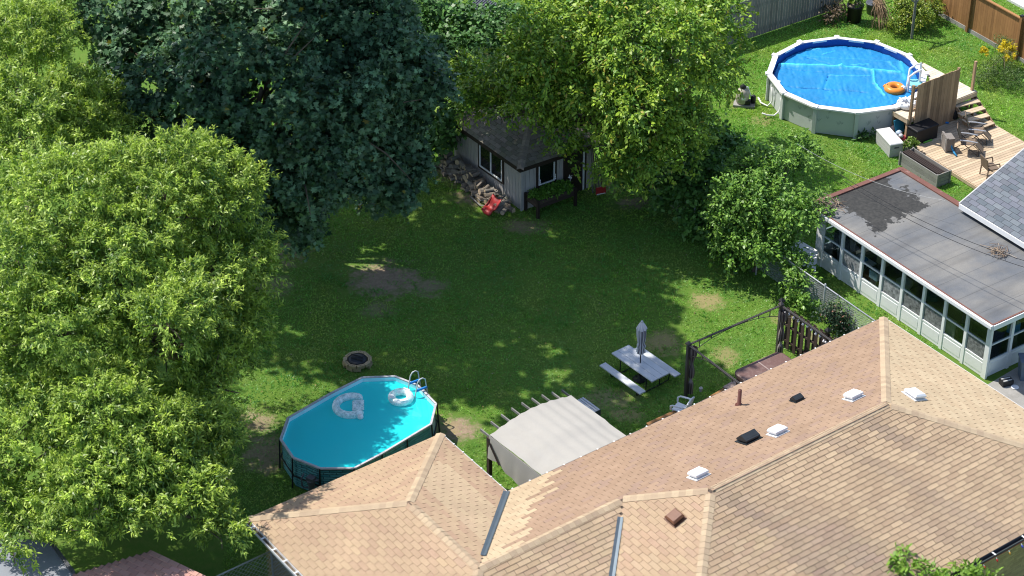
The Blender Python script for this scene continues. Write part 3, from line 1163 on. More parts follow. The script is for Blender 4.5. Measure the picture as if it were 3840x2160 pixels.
m_stone = stone_print()
along = 0
m_rail = M('pale_rail', (.50, .48, .49), .45, .2, 6, 40, .1, .1, stain=((.25, .25, .27), 4, .5, .8))
for k in range(NR):
    p, q = ring[k], ring[(k + 1) % NR]
    d = (q - p); L = d.length; d.normalize()
    nrm = Vector((d.y, -d.x, 0))
    if nrm.dot((p + q) / 2 - fpc) < 0:
        nrm = -nrm
    V, F, T = [], [], []
    ns, nz_ = 8, 6
    for j in range(nz_ + 1):
        for i in range(ns + 1):
            f, g = i / ns, j / nz_
            blg = .05 * math.sin(math.pi * f) * math.sin(math.pi * min(1, g * 1.05))
            x = p.lerp(q, f) + nrm * (blg - .03)
            V.append((x.x, x.y, .02 + g * (WZ - .05))); T.append(along + L * f)
    F = np.array([(j * (ns + 1) + i, j * (ns + 1) + i + 1, (j + 1) * (ns + 1) + i + 1, (j + 1) * (ns + 1) + i) for j in range(nz_) for i in range(ns)])
    o = npmesh('wall_panel', np.array(V), F, m_stone, fpool, smooth=True)
    a_ = o.data.attributes.new('along', 'FLOAT', 'POINT'); a_.data.foreach_set('value', T)
    along += L
    MB().beam(p, q, .07, .06).build('top_rail', m_rail, fpool)
    for f in ((0, .5) if L > 1.6 else (0,)):
        x = p.lerp(q, f)
        MB().tube([Vector((x.x, x.y, WZ)) + nrm * .035, Vector((x.x, x.y, .0)) + nrm * .10], .028, 8).build('leg', m_black, fpool)
    x = p.lerp(q, .5) + nrm * .05
MB().tube([Vector((p.x, p.y, .48)) + (p - fpc).normalized() * .035 for p in ring], .028, 6, closed=True).build('band_strap', m_black, fpool)
m_lin = M('turquoise_liner', (.52, .88, .93), .6, .05, 1, 20, .03, .1, stain=((.80, .90, .94), 1.6, .45, .7))
mb = MB()
inn = [p + (fpc - p).normalized() * .05 for p in ring]
mb.poly([Vector((p.x, p.y, .1)) for p in inn])
for k in range(NR):
    p, q = inn[k], inn[(k + 1) % NR]
    mb.poly([Vector((p.x, p.y, .1)), Vector((q.x, q.y, .1)), Vector((q.x, q.y, WZ)), Vector((p.x, p.y, WZ))])
mb.build('liner', m_lin, fpool)


def water_mat(name, tint, diff, haze=.5):
    t = NT(name)
    tp = t.n('BsdfTransparent'); tp.inputs[0].default_value = (*tint, 1)
    df = t.n('BsdfDiffuse'); df.inputs[0].default_value = (*diff, 1)
    gl_ = t.n('BsdfGlossy'); gl_.inputs['Roughness'].default_value = .04
    bp = t.n('Bump'); bp.inputs['Strength'].default_value = .12; bp.inputs['Distance'].default_value = .03
    t.l(t.noise(5, 3), bp.inputs['Height']); t.l(bp.outputs[0], gl_.inputs['Normal'])
    fr = t.n('Fresnel'); fr.inputs[0].default_value = 1.33; t.l(bp.outputs[0], fr.inputs['Normal'])
    m1 = t.n('MixShader'); m1.inputs[0].default_value = haze; t.l(tp.outputs[0], m1.inputs[1]); t.l(df.outputs[0], m1.inputs[2])
    m2 = t.n('MixShader'); t.l(fr.outputs[0], m2.inputs[0]); t.l(m1.outputs[0], m2.inputs[1]); t.l(gl_.outputs[0], m2.inputs[2])
    t.l(m2.outputs[0], t.out.inputs['Surface'])
    return t.m


WL = 1.06
mb = MB(); mb.poly([Vector((p.x, p.y, WL)) for p in reversed(inn)])
mb.build('water', water_mat('turquoise_water', (.60, .97, .99), (.03, .88, .92), .62), fpool)
# ladder
ld = thing('pool_ladder', 'steel ladder with blue clips over the far rim of turquoise pool', 'ladder', Vector((ring[5].x, ring[5].y, 0)))
lc_ = (ring[5] + ring[6]) / 2 * .5 + ring[5] * .5
lc_ = q1(2225, 300, WZ)
ldir = (ring[6] - ring[5]).normalized(); lin = (fpc - lc_); lin.z = 0
lin = (lin - ldir * lin.dot(ldir)).normalized()
for s_ in (-.24, .24):
    b0 = Vector((lc_.x, lc_.y, 0)) + ldir * s_
    pts = [b0 + lin * .55 + Z3 * .12, b0 + lin * .30 + Z3 * 1.1, b0 + lin * .2 + Z3 * 1.62, b0 + lin * .12 + Z3 * 1.74, b0 + lin * .0 + Z3 * 1.76, b0 - lin * .1 + Z3 * 1.68, b0 - lin * .16 + Z3 * 1.2, b0 - lin * .32 + Z3 * .0]
    MB().tube(pts, .022, 8).build('side_rail', m_metal, ld, True)
    MB().beam(b0 + lin * .24 + Z3 * 1.33, b0 - lin * .16 + Z3 * 1.33, .05, .07).build('blue_clip', m_blue, ld)
for z, x in ((.9, .36), (.66, .42), (.42, .48), (.2, .53)):
    c = Vector((lc_.x, lc_.y, z)) + lin * x
    piece('rung', c, (.46, .10, .03), (ldir, lin, Z3), m_grey, ld)
for z, x in ((.9, .23), (.6, .26), (.3, .29)):
    c = Vector((lc_.x, lc_.y, z)) - lin * x
    piece('rung', c, (.46, .10, .03), (ldir, lin, Z3), m_grey, ld)
# floats
m_float = glass('clear_vinyl', (.85, .98, .98), .06, .12, 1.3, (.92, .97, .96))


def torus(mb, c, Rm, r, n=36, k=12, a0=0, a1=360, el=1.0, rot=0, c_=(.5, .5, .5)):
    pts = [c + ang(rot) * (Rm * math.cos(R(a))) + ang(rot + 90) * (Rm * el * math.sin(R(a))) for a in np.linspace(a0, a1, n + 1)]
    if a1 - a0 >= 360:
        mb.tube(pts[:-1], r, k, closed=True, c=c_)
    else:
        mb.tube(pts, [r * .35] + [r * .85] + [r] * (n - 3) + [r * .85] + [r * .35], k, c=c_)


rg = q1(1945, 440, WL + .10)
sr = thing('swim_ring', 'clear round swim ring floating by the ladder in the turquoise pool', 'swim ring', rg)
mb = MB(); torus(mb, rg, .31, .125)
mb.build('ring_tube', m_float, sr, True)
for a in (60, 200, 290):
    d = ang(a)
    piece('white_panel', rg + d * .33 + Z3 * .118, (.24, .11, .012), (Vector((-d.y, d.x, 0)), d, Z3), m_white, sr)
lg = q1(1200, 570, WL + .08)
lo = thing('lounge_float', 'clear inflatable lounge float with ribbed white seat drifting in the turquoise pool', 'float', lg)
mb = MB(); torus(mb, lg, .52, .13, 30, 12, 30, 300, 1.0, 20)
mb.build('back_tube', m_float, lo, True)
for k in range(6):
    c = q1(1300, 500 + k * 26, WL + .06)
    d = ang(8)
    MB().tube([c - d * .2, c - d * .15, c + d * .15, c + d * .2], [.02, .04, .04, .02], 8).build('seat_rib', m_float, lo, True)
MB().lathe(q1(1335, 742, WL + .06), [(.03, -.06), (.1, -.02), (.1, .05), (.04, .1)], 10).build('cup_holder', m_white, lo, True)
# pump
pu_ = G(1167, 1805, .75)
pm = thing('pool_pump', 'grey cartridge filter pump with hose hanging on the teal pool wall', 'pump', Vector((pu_.x, pu_.y, 0)))
on = (Vector((pu_.x, pu_.y, 0)) - Vector((fpc.x, fpc.y, 0))).normalized()
pc_ = Vector((pu_.x, pu_.y, .35)) + on * .0
MB().lathe(pc_, [(.10, 0), (.12, .02), (.10, .12), (.12, .3), (.14, .42), (.14, .46)], 14).build('canister', m_gutd, pm, True)
MB().box(pc_ + Z3 * .52, (.26, .22, .12), (ang(-30), ang(60), Z3)).build('motor_cap', m_gutd, pm)
MB().tube([pc_ + Z3 * .1 - ang(-25) * .1, pc_ + Z3 * .05 - ang(-25) * .28, pc_ + Z3 * .12 - ang(-25) * .36, pc_ + Z3 * .4 - ang(-25) * .36, pc_ + Z3 * .52 - ang(-25) * .33 - on * .12], .028, 8).build('hose', m_gutd, pm, True)
MB().tube([pc_ + Z3 * .45 + ang(-25) * .1, pc_ + Z3 * .45 + ang(-25) * .22 - on * .1], .04, 8).build('inlet', m_gutd, pm, True)

# ------------------------------------------------------------------ round pool
rp_ = thing('round_pool', 'round above-ground pool with white rim and grey walls on neighbour lawn', 'pool', Vector((POOLC.x, POOLC.y, 0)))
PZ = 1.25
cor = [Vector((POOLC.x, POOLC.y, 0)) + ang(30 * k) * (POOLR * .985) for k in range(12)]
m_pw = M('grey_pool_wall', (.50, .53, .52), .55, .06, 3, 30, .04, .1)
m_rim = M('white_resin_rim', (.80, .79, .78), .45, .05, 3, 30, .04, .05)
m_leafprint = M('grey_leaf_print', (.33, .37, .37), .55)
for k in range(12):
    p, q = cor[k], cor[(k + 1) % 12]
    mid = (p + q) / 2; nrm = (mid - Vector((POOLC.x, POOLC.y, 0))).normalized(); d = (q - p).normalized()
    L = (q - p).length
    vis = nrm.y < .3
    mb = MB().box(mid - nrm * .06 + Z3 * PZ / 2, (L, .03, PZ - .04), (d, nrm, Z3))
    wp = mb.build('wall_panel', m_pw, rp_)
    mb = MB()
    b4 = [p * 1.0, q * 1.0]
    O2 = Vector((POOLC.x, POOLC.y, 0))
    ins = lambda v, f: O2 + (v - O2) * f
    ring4 = [ins(p, 1.028) + Z3 * PZ, ins(q, 1.028) + Z3 * PZ, ins(q, .955) + Z3 * PZ, ins(p, .955) + Z3 * PZ]
    mb.hexa([x - Z3 * .07 for x in ring4], [ring4[0] + Z3 * .0, ring4[1], ring4[2] + Z3 * .02, ring4[3] + Z3 * .02])
    mb.build('top_rail', m_rim, rp_)
    MB().box(ins(p, 1.0) + Z3 * (PZ + .0), (.2, .26, .09), (Vector((-(p - O2).y, (p - O2).x, 0)).normalized(), (p - O2).normalized(), Z3)).build('rail_cap', m_rim, rp_)
    if nrm.y < .6:
        MB().box(ins(p, 1.0) + Z3 * (PZ - .06) / 2, (.16, .09, PZ - .06), (Vector((-(p - O2).y, (p - O2).x, 0)).normalized(), (p - O2).normalized(), Z3)).build('upright', m_pw, rp_)
    if nrm.y < 0:
        mb = MB()
        for t in range(5):
            c = mid + d * random.uniform(-.6, .6) * L * .8 + nrm * -.042 + Z3 * random.uniform(.35, 1.0)
            for a in (55, 78, 110):
                e = d * math.cos(R(a)) + Z3 * math.sin(R(a))
                s2 = e.cross(nrm)
                ln_ = random.uniform(.14, .26)
                mb.poly([c, c + e * ln_ * .5 + s2 * .016, c + e * ln_, c + e * ln_ * .5 - s2 * .016])
        mb.build('leaf_print', m_leafprint, wp)
O2 = Vector((POOLC.x, POOLC.y, 0))
m_blin = M('blue_liner', (.012, .07, .32), .5, .2, 20, 60, .3, .1)
mb = MB()
rr = [O2 + ang(7.5 * k) * (POOLR * .915) for k in range(48)]
for k in range(48):
    p, q = rr[k], rr[(k + 1) % 48]
    mb.poly([p + Z3 * .1, q + Z3 * .1, q + Z3 * PZ, p + Z3 * PZ])
mb.poly([p + Z3 * .1 for p in rr])
mb.build('liner', m_blin, rp_, True)
mb = MB(); mb.poly([p + Z3 * .93 for p in rr])
mb.build('water', water_mat('blue_water', (.3, .7, .9), (.01, .13, .42), .5), rp_)
# solar cover: wrinkled sheet lying on the water
segs = [((720, 490), (1200, 505), .085, 1.0), ((1200, 505), (1640, 550), .085, .8), ((715, 515), (1100, 548), .03, -.5), ((1100, 560), (1065, 668), .05, -.6), ((800, 655), (1390, 697), .03, -.7), ((1440, 540), (1447, 625), .05, .9), ((1447, 625), (1525, 722), .045, 1.0),
        ((930, 430), (1130, 490), .03, -.6), ((1110, 570), (1420, 575), .03, .5), ((1390, 600), (1385, 690), .03, -.3), ((760, 410), (1690, 470), .02, .25), ((1650, 470), (1680, 600), .12, .5), ((1560, 470), (1640, 545), .05, .4), ((1060, 410), (1150, 385), .03, .6), ((920, 375), (1040, 372), .03, .6), ((1280, 490), (1400, 487), .05, .5)]
n = 150
xs = np.linspace(-POOLR * .92, POOLR * .92, n)
XX, YY = np.meshgrid(xs, xs)
wx, wy = XX + O2.x, YY + O2.y
h = .065 * (np.abs(vnoise(wx * 1.0, wy * .5, .22, 21) - .5) + .6 * np.abs(vnoise(wx, wy * .6, .11, 22) - .5))
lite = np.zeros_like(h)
for a, b2, sg_, am in segs:
    A0, B0 = r3(*a, .96), r3(*b2, .96)
    ax_, ay_ = A0.x, A0.y
    dx, dy = B0.x - ax_, B0.y - ay_
    t = np.clip(((wx - ax_) * dx + (wy - ay_) * dy) / (dx * dx + dy * dy), 0, 1)
    wob = .03 * np.sin(t * 14 + am * 9)
    dist = np.hypot(wx - ax_ - t * dx + wob * .3, wy - ay_ - t * dy + wob)
    e = np.exp(-(dist / sg_) ** 2)
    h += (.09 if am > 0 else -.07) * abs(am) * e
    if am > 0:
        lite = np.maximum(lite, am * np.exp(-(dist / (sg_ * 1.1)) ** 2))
rad = np.hypot(XX, YY)
ins_ = rad < POOLR * .905
idx = -np.ones(n * n, int)
VVv = np.c_[wx.ravel(), wy.ravel(), (h + .945).ravel()]
Fq = []
insr = ins_
for j in range(n - 1):
    for i in range(n - 1):
        if insr[j, i] and insr[j + 1, i] and insr[j, i + 1] and insr[j + 1, i + 1]:
            Fq.append((j * n + i, j * n + i + 1, (j + 1) * n + i + 1, (j + 1) * n + i))
Fq = np.array(Fq)
used = np.unique(Fq); idx[used] = np.arange(len(used))
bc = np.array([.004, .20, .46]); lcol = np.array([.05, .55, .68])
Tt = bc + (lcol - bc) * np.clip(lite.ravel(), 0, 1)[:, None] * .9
Tt *= (.85 + .3 * vnoise(wx.ravel(), wy.ravel(), .8, 31))[:, None]
m_cover = M('blue_bubble_cover', None, .6, .12, 2.5, 30, .2, .6, spec=.5)
sc_ = npmesh('solar_cover', VVv[used] - np.array([O2.x, O2.y, 0]), idx[Fq], m_cover, None, Tt[used], smooth=True)
sc_.location = (O2.x, O2.y, 0)
tag(sc_, 'wrinkled blue bubble cover lying on the water of the round pool', 'pool cover')
# orange ring float
og = r3(1600, 668, 1.04)
of = thing('orange_float', 'orange ring float with white snout resting on the blue pool cover', 'float', og)
mb = MB(); torus(mb, og, .30, .15, 30, 12)
m_or = M('orange_vinyl', (.72, .25, .04), .35, .1, 4, 30, .05, .05)
mb.build('ring_tube', m_or, of, True)
MB().lathe(og + ang(-15) * .34 + Z3 * .06, [(.03, -.08), (.11, -.04), (.12, .05), (.04, .12)], 12).build('snout', m_white, of, True)
MB().lathe(og + ang(160) * .42 + Z3 * .03, [(.02, -.08), (.09, 0), (.02, .1)], 10).build('fin', m_or, of, True)
for a in (165, -30):
    MB().lathe(og + ang(a) * .31 + Z3 * .13, [(.035, 0), (.03, .02), (.01, .03)], 8).build('eye', m_black, of)
# white A-frame ladder
wl_ = thing('entry_ladder', 'white moulded ladder with tall looped handrails at the blue pool edge', 'ladder', r3(1750, 600))
for (a, b2, c2, d2) in (((1690, 665), (1715, 520), (1800, 478), (1792, 590)), ((1700, 690), (1712, 580), (1800, 530), (1785, 630))):
    A0, D0 = r3(*a, 1.0), r3(*d2, 1.2)
    top = 1.95
    B0, C0 = r3(*b2, 1.8), r3(*c2, 1.95)
    MB().tube([A0 - Z3 * .5, A0, B0 * .5 + A0 * .5, B0, B0 * .45 + C0 * .55 + Z3 * .06, C0, C0 * .5 + D0 * .5, D0, D0 - Z3 * .2], .045, 8).build('handrail', m_white, wl_, True)
for k in range(3):
    c = r3(1700 + k * 26, 668 - k * 8, .8 + k * .16)
    piece('step', c, (.5, .2, .06), (ang(65), ang(-25), Z3), m_white, wl_)
# filter and hoses
ff = thing('sand_filter', 'beige sand filter tank with black valve beside the round pool', 'pool filter', r3(475, 800))
fo = r3(465, 790)
MB().box(fo + Z3 * .05, (.9, .6, .1), (ang(-10), ang(80), Z3)).build('pad', m_conc, ff)
m_tank = M('beige_tank', (.42, .38, .31), .5, .1)
MB().lathe(fo + Z3 * .1 - X3 * .1, [(.22, 0), (.27, .1), (.28, .45), (.25, .58), (.16, .68), (.08, .72)], 20).build('tank', m_tank, ff, True)
MB().lathe(fo + Z3 * .8 - X3 * .1, [(.08, 0), (.13, .02), (.13, .1), (.05, .16), (.03, .2)], 12).build('valve', m_black, ff, True)
MB().tube([fo + Z3 * .86 - X3 * .1, fo + Z3 * .84 + X3 * .1, fo + Z3 * .5 + X3 * .22, fo + Z3 * .3 + X3 * .3], .03, 8).build('pipe', m_white, ff, True)
MB().lathe(fo + Z3 * .1 + X3 * .36, [(.1, 0), (.12, .1), (.11, .3), (.06, .36)], 12).build('pump', m_black, ff, True)
MB().box(fo + Z3 * .2 + X3 * .1 - Y3 * .15, (.25, .2, .2)).build('motor', m_black, ff)
MB().box(fo + Z3 * .42 - X3 * .08 - Y3 * .285, (.16, .02, .1)).build('plate', m_white, ff)
for lab, pts in (('upper', [(570, 735), (590, 775), (640, 800), (672, 770), (680, 720), (672, 660)]), ('lower', [(600, 855), (640, 870), (690, 872), (728, 840), (744, 790), (742, 740)])):
    zs = (.25, .12, .06, .25, .6, .95)
    hs = MB().tube([r3(x, y, z) for (x, y), z in zip(pts, zs)], .035, 8).build('pool_hose', m_rim, None, True)
    tag(hs, {'upper': 'white hose curving from the filter pump up to the pool skimmer', 'lower': 'white return hose lying low in a curve at the pool wall'}[lab], 'hose', 'white hoses at the round pool')
sk_ = r3(705, 640, 1.0)
MB().box(sk_ + Z3 * .05, (.3, .25, .22), (ang(-25), ang(65), Z3)).build('skimmer', m_rim, rp_)

# ------------------------------------------------------------------ upper platform, stairs, screen, lower deck
S0, S1 = q2(790, 1280, .2), q2(1450, 1010, .2)
su = ang(36); sv = ang(126)
ld_ = thing('pool_platform', 'raised wooden platform with stairs beside the round pool', 'platform', S0)
LZ = 1.15
base = S0 - Z3 * S0.z
wid = 3.95
row = 0
y = -.05
while y < 3.2:
    # start of each board at the pool rim
    st, en = None, wid - .02
    for s_ in np.arange(-.9, wid, .05):
        p = base + su * s_ + sv * y
        q = base + su * s_ + sv * (y + .14)
        if (p - O2).length > POOLR + .06 and (q - O2).length > POOLR + .06 and (s_ > -.1) and (p.x > O2.x):
            st = s_; break
    if st is not None and en - st > .2:
        c = base + su * ((st + en) / 2) + sv * (y + .07)
        piece('board', (c.x, c.y, LZ - .018), (en - st, .135, .036), (su, sv, Z3), m_deck_lit, ld_)
    y += .145
for a, e in ((base - sv * .06 - su * .05, base + su * wid - sv * .06), (base + su * wid - sv * .06, base + su * wid + sv * 3.1), (base - su * .07 - sv * .06, base - su * .07 + sv * .8)):
    MB().beam(Vector((a.x, a.y, LZ - .13)), Vector((e.x, e.y, LZ - .13)), .04, .19).build('rim_joist', m_deck, ld_)
for s_, v_ in ((.0, 0), (1.3, 0), (2.6, 0), (wid - .1, .05), (wid - .1, 1.5), (wid - .1, 3.0), (0, .75)):
    c = base + su * s_ + sv * v_
    piece('post', (c.x, c.y, LZ / 2 - .12), (.1, .1, LZ - .25), (su, sv, Z3), m_oldwood, ld_)
npst = G(3645, 338, LZ)
piece('newel_post', npst + Z3 * .55, (1.6, .1, .1), (Z3, su, sv), m_oldwood, ld_)
tr = [((1490, 690), (1850, 600)), ((1560, 820), (1925, 735)), ((1640, 950), (2000, 840)), ((1700, 1050), (2065, 950)), ((1830, 1180), (2140, 1060))]
tz = [1.0, .84, .68, .52, .36]
for (a, e), z in zip(tr, tz):
    p, q = q2(*a, z), q2(*e, z)
    d = (q - p).normalized(); nn = Vector((-d.y, d.x, 0))
    for k in range(2):
        piece('tread', (p + q) / 2 + nn * (.075 + .15 * k), ((q - p).length, .14, .04), (d, nn, Z3), m_deck, ld_)
    for f in (.05, .5, .95):
        c = p.lerp(q, f) + nn * .15 - Z3 * .1
        piece('tread_bracket', c, (.04, .26, .15), (d, nn, Z3), m_oldwood, ld_)
pT, pBt = q2(1490, 690, 1.0), q2(1830, 1180, .25)
for f in (.0, 1.0):
    a = q2(*tr[0][0], 1.0).lerp(q2(*tr[0][1], 1.0), f * .96 + .02) - Z3 * .17; e = q2(*tr[4][0], .36).lerp(q2(*tr[4][1], .36), f * .96 + .02) - Z3 * .12
    MB().beam(a, e, .04, .2).build('stringer', m_oldwood, ld_)

scn = thing('privacy_screen', 'tall weathered board screen standing between pool platform and lower deck', 'screen', S0)
sb = S0 - sv * .12; sb.z = 0
SW = 2.62
nb = 13
bwd = (SW - .3) / nb
for k in range(nb):
    c = sb + su * (.24 + bwd * (k + .5))
    hgt = 2.42 + random.uniform(-.015, .015)
    piece('board', (c.x, c.y, .22 + hgt / 2), (hgt, bwd - .008, .028), (Z3, su, sv), m_oldwood, scn)
for s_ in (.04, SW):
    c = sb + su * s_ + sv * .05
    piece('post', (c.x, c.y, 1.36), (2.6, .1, .1), (Z3, su, sv), m_oldwood, scn)
for z in (.5, 1.5, 2.5):
    c = sb + su * (SW / 2) + sv * .04
    piece('rail', (c.x, c.y, z), (SW, .04, .085), (su, sv, Z3), m_oldwood, scn)
dk = thing('lower_deck', 'low deck of pale timber boards crossed by chairs and storage boxes', 'deck', q3(1500, 700))
D0 = q3(860, 570, .2); dv = ang(-57); du = ang(33)
for k in range(48):
    o = D0 + dv * (.145 * k - .45)
    Ln = 4.05
    c = o + du * Ln / 2
    if inF(c, 500):
        piece('board', (c.x, c.y, .182), (Ln, .131, .036), (du, dv, Z3), m_deck, dk)
MB().beam(D0 - dv * .4 - du * .02 - Z3 * .1, D0 + dv * 6.4 - du * .02 - Z3 * .1, .04, .14).build('rim_joist', m_deck, dk)


def chest(name, lab, cat, corner, dl, dw, L, W, H_, mat, lidmat, lines=2, z0=0.0, lidh=.07):
    t = thing(name, lab, cat, Vector((corner.x, corner.y, z0)))
    c = Vector((corner.x, corner.y, 0)) + dl * L / 2 + dw * W / 2
    mb = MB().box((c.x, c.y, z0 + (H_ - lidh) / 2), (L * .96, W * .94, H_ - lidh), (dl, dw, Z3))
    bd_ = mb.build('body', mat, t)
    for k in range(lines):
        z = z0 + (H_ - lidh) * (k + 1) / (lines + 1)
        MB().box((c.x, c.y, z), (L * .97, W * .95, .02), (dl, dw, Z3)).build('ridge', mat, bd_)
    mb = MB()
    zt_ = z0 + H_ - lidh
    b4 = [c + dl * a * L / 2 + dw * e * W / 2 - Z3 * (c.z - zt_) for a, e in ((-1, -1), (1, -1), (1, 1), (-1, 1))]
    t4 = [c + dl * a * (L / 2 - .03) + dw * e * (W / 2 - .03) - Z3 * (c.z - zt_ - lidh) for a, e in ((-1, -1), (1, -1), (1, 1), (-1, 1))]
    m4 = [p + Z3 * lidh * .6 for p in b4]
    mb.hexa(b4, m4); mb.hexa(m4, t4)
    mb.build('lid', lidmat, t)
    return t, c


wc0 = q3(560, 575, .62)
t, c = chest('deck_box', 'pale grey plastic deck box on the grass in front of the platform', 'deck box', wc0, ang(107), ang(17), 1.35, .62, .62, m_grey, M('pale_lid', (.60, .60, .59), .5, .06), 2)
e = c - ang(107) * .655
piece('handle', (e.x, e.y, .42), (.2, .03, .05), (ang(17), ang(107), Z3), m_gutd, t)
bc0 = q3(970, 375, .86)
chest('storage_chest', 'black plastic storage chest on the deck under the board screen', 'chest', bc0, ang(33), ang(123), 1.18, .62, .66, m_black, m_black, 0, .2, .08)
m_wick = M('grey_wicker', (.22, .20, .185), .8, .15, 5, 90, .4, .8)
wt = thing('wicker_table', 'grey wicker table tipped on its side between black chest and chairs', 'table', q3(1330, 640, .2))
c = q3(1330, 650, .2)
for k in range(2):
    pass
MB().box(c + Z3 * .33 + ang(33) * .12, (.08, .62, .66), (ang(10), ang(100), Z3)).build('table_top', m_wick, wt)
MB().box(c + Z3 * .33 + ang(10) * .28 , (.3, .5, .56), (ang(10), ang(100), Z3)).build('skirt', m_wick, wt)
for y_ in (-.22, .22):
    piece('white_trim', c + Z3 * .33 + ang(33) * .12 - ang(10) * .05 + ang(100) * y_, (.02, .03, .5), (ang(10), ang(100), Z3), m_grey, wt)
pn0 = q3(715, 690, .58)
pt2 = thing('planter_bench', 'long grey wood grain planter box holding dark brown slats', 'planter', Vector((pn0.x, pn0.y, 0)))
pd, pw = ang(-56), ang(32)
LP_, WP_, HP_ = 2.15, .66, .58
m_greyp = wood('grey_plank', (.33, .32, .30), (.23, .22, .21), .12)
for k in range(3):
    z = HP_ * (k + .5) / 3
    hk = HP_ / 3 - .012
    for off in (0, WP_):
        cc = pn0 + pd * LP_ / 2 + pw * off
        piece('plank', (cc.x, cc.y, z), (LP_, .035, hk), (pd, pw, Z3), m_greyp, pt2)
    for s_ in (.02, LP_ - .02):
        cc = pn0 + pd * s_ + pw * WP_ / 2
        piece('plank', (cc.x, cc.y, z), (WP_, .035, hk), (pw, pd, Z3), m_greyp, pt2)
for s_ in (0.0, LP_):
    for off in (-.01, WP_ + .01):
        cc = pn0 + pd * s_ + pw * off
        piece('corner_trim', (cc.x, cc.y, HP_ / 2 + .01), (.06, .06, HP_ + .02), (pd, pw, Z3), m_greyp, pt2)
cc = pn0 + pd * LP_ / 2 + pw * WP_ / 2
MB().box((cc.x, cc.y, .2), (LP_ - .06, WP_ - .06, .36), (pd, pw, Z3)).build('soil', m_dirt, pt2)
for k in range(4):
    cc = pn0 + pd * (LP_ / 2 - .02) + pw * (.10 + .095 * k)
    sl_ = piece('brown_slat', (cc.x, cc.y, HP_ + .012), (LP_ - .08, .075, .03), (pd, pw, Z3), m_brown, None)
    tag(sl_, ['dark brown slat nearest the lawn on top of the grey planter box', 'second dark brown slat from the lawn on the grey planter box', 'third dark brown slat from the lawn on the grey planter box', 'dark brown slat nearest the deck on top of the grey planter box'][k], 'slat', 'brown slats laid on the planter')
sp = q3(860, 640, .3)
pl_ = thing('square_planter', 'small grey square planter with leafy green plant beside the deck box', 'planter', Vector((sp.x, sp.y, 0)))
MB().hexa([sp + ang(33) * a * .16 + ang(123) * e * .16 - Z3 * .3 for a, e in ((-1, -1), (1, -1), (1, 1), (-1, 1))], [sp + ang(33) * a * .2 + ang(123) * e * .2 + Z3 * .12 for a, e in ((-1, -1), (1, -1), (1, 1), (-1, 1))]).build('pot', m_greyp, pl_)


# chairs on the deck
m_sling = M('brown_sling', (.17, .125, .09), .8, .1, 5, 80, .3, .5)
m_silver = M('silver_arm', (.50, .51, .53), .4, .1, metal=.3)


def recliner(loc, yaw, lab):
    t = thing('folding_recliner', lab, 'recliner', loc, 'zero gravity recliners on the deck')
    f = ang(yaw); s_ = Vector((-f.y, f.x, 0))
    P = lambda x, y, z: Vector(loc) + f * x + s_ * y + Z3 * z

    def sling(nm, a, e, wdt):
        th = (Vector(e) - Vector(a)).normalized()
        A0, E0 = P(a[0], 0, a[1]), P(e[0], 0, e[1])
        d = (E0 - A0).normalized(); nn = s_.cross(d)
        MB().box((A0 + E0) / 2, ((E0 - A0).length, wdt, .022), (d, s_, nn)).build(nm, m_sling, t)
    sling('backrest', (-.28, .50), (-.52, 1.18), .5)
    sling('seat', (-.26, .46), (.26, .52), .5)
    sling('leg_rest', (.28, .50), (.62, .16), .5)
    for y_ in (-.28, .28):
        mb = MB()
        mb.tube([P(-.54, y_, 1.22), P(-.27, y_, .48), P(.28, y_, .54), P(.66, y_, .12)], .016, 6)
        mb.tube([P(.45, y_, .0), P(-.1, y_, .45), P(-.30, y_, .62)], .016, 6)
        mb.tube([P(-.5, y_, .0), P(.1, y_, .45), P(.30, y_, .66)], .016, 6)
        mb.build('side_frame', m_bronze, t)
        MB().tube([P(-.36, y_ * 1.1, .70), P(-.05, y_ * 1.12, .70), P(.34, y_ * 1.1, .66)], [.022, .03, .024], 6).build('armrest', m_silver, t)
    MB().tube([P(-.5, -.28, .02), P(-.5, .28, .02)], .016, 6).build('foot_bar', m_bronze, t)
    MB().tube([P(.45, -.28, .02), P(.45, .28, .02)], .016, 6).build('foot_bar', m_bronze, t)
    return t


recliner(q3(1720, 690, .2), -12, 'brown mesh folding recliner nearer the planter with a blue cloth under it')
recliner(q3(1840, 520, .2), -8, 'brown mesh folding recliner nearer the stair treads')
wk = thing('wicker_armchair', 'brown wicker armchair alone by the grey shingled roof edge', 'chair', q3(2040, 1060, .2))
wo = q3(2050, 1045, .2)
f = ang(20); s_ = ang(110)
P = lambda x, y, z: wo + f * x + s_ * y + Z3 * z
MB().hexa([P(-.27, -.26, .42), P(-.23, -.26, .42), P(-.23, .26, .42), P(-.27, .26, .42)], [P(-.37, -.28, .92), P(-.34, -.28, .92), P(-.34, .28, .92), P(-.37, .28, .92)]).build('backrest', m_sling, wk)
MB().box(P(0, 0, .42), (.5, .52, .05), (f, s_, Z3)).build('seat', m_sling, wk)
for x in (-.25, .25):
    for y_ in (-.26, .26):
        MB().beam(P(x, y_, .42), P(x * 1.1, y_, 0), .04, .04, f).build('leg', m_sling, wk)
for y_ in (-.28, .28):
    MB().tube([P(-.3, y_, .66), P(.22, y_, .66), P(.27, y_, .45)], .028, 6).build('armrest', m_sling, wk)
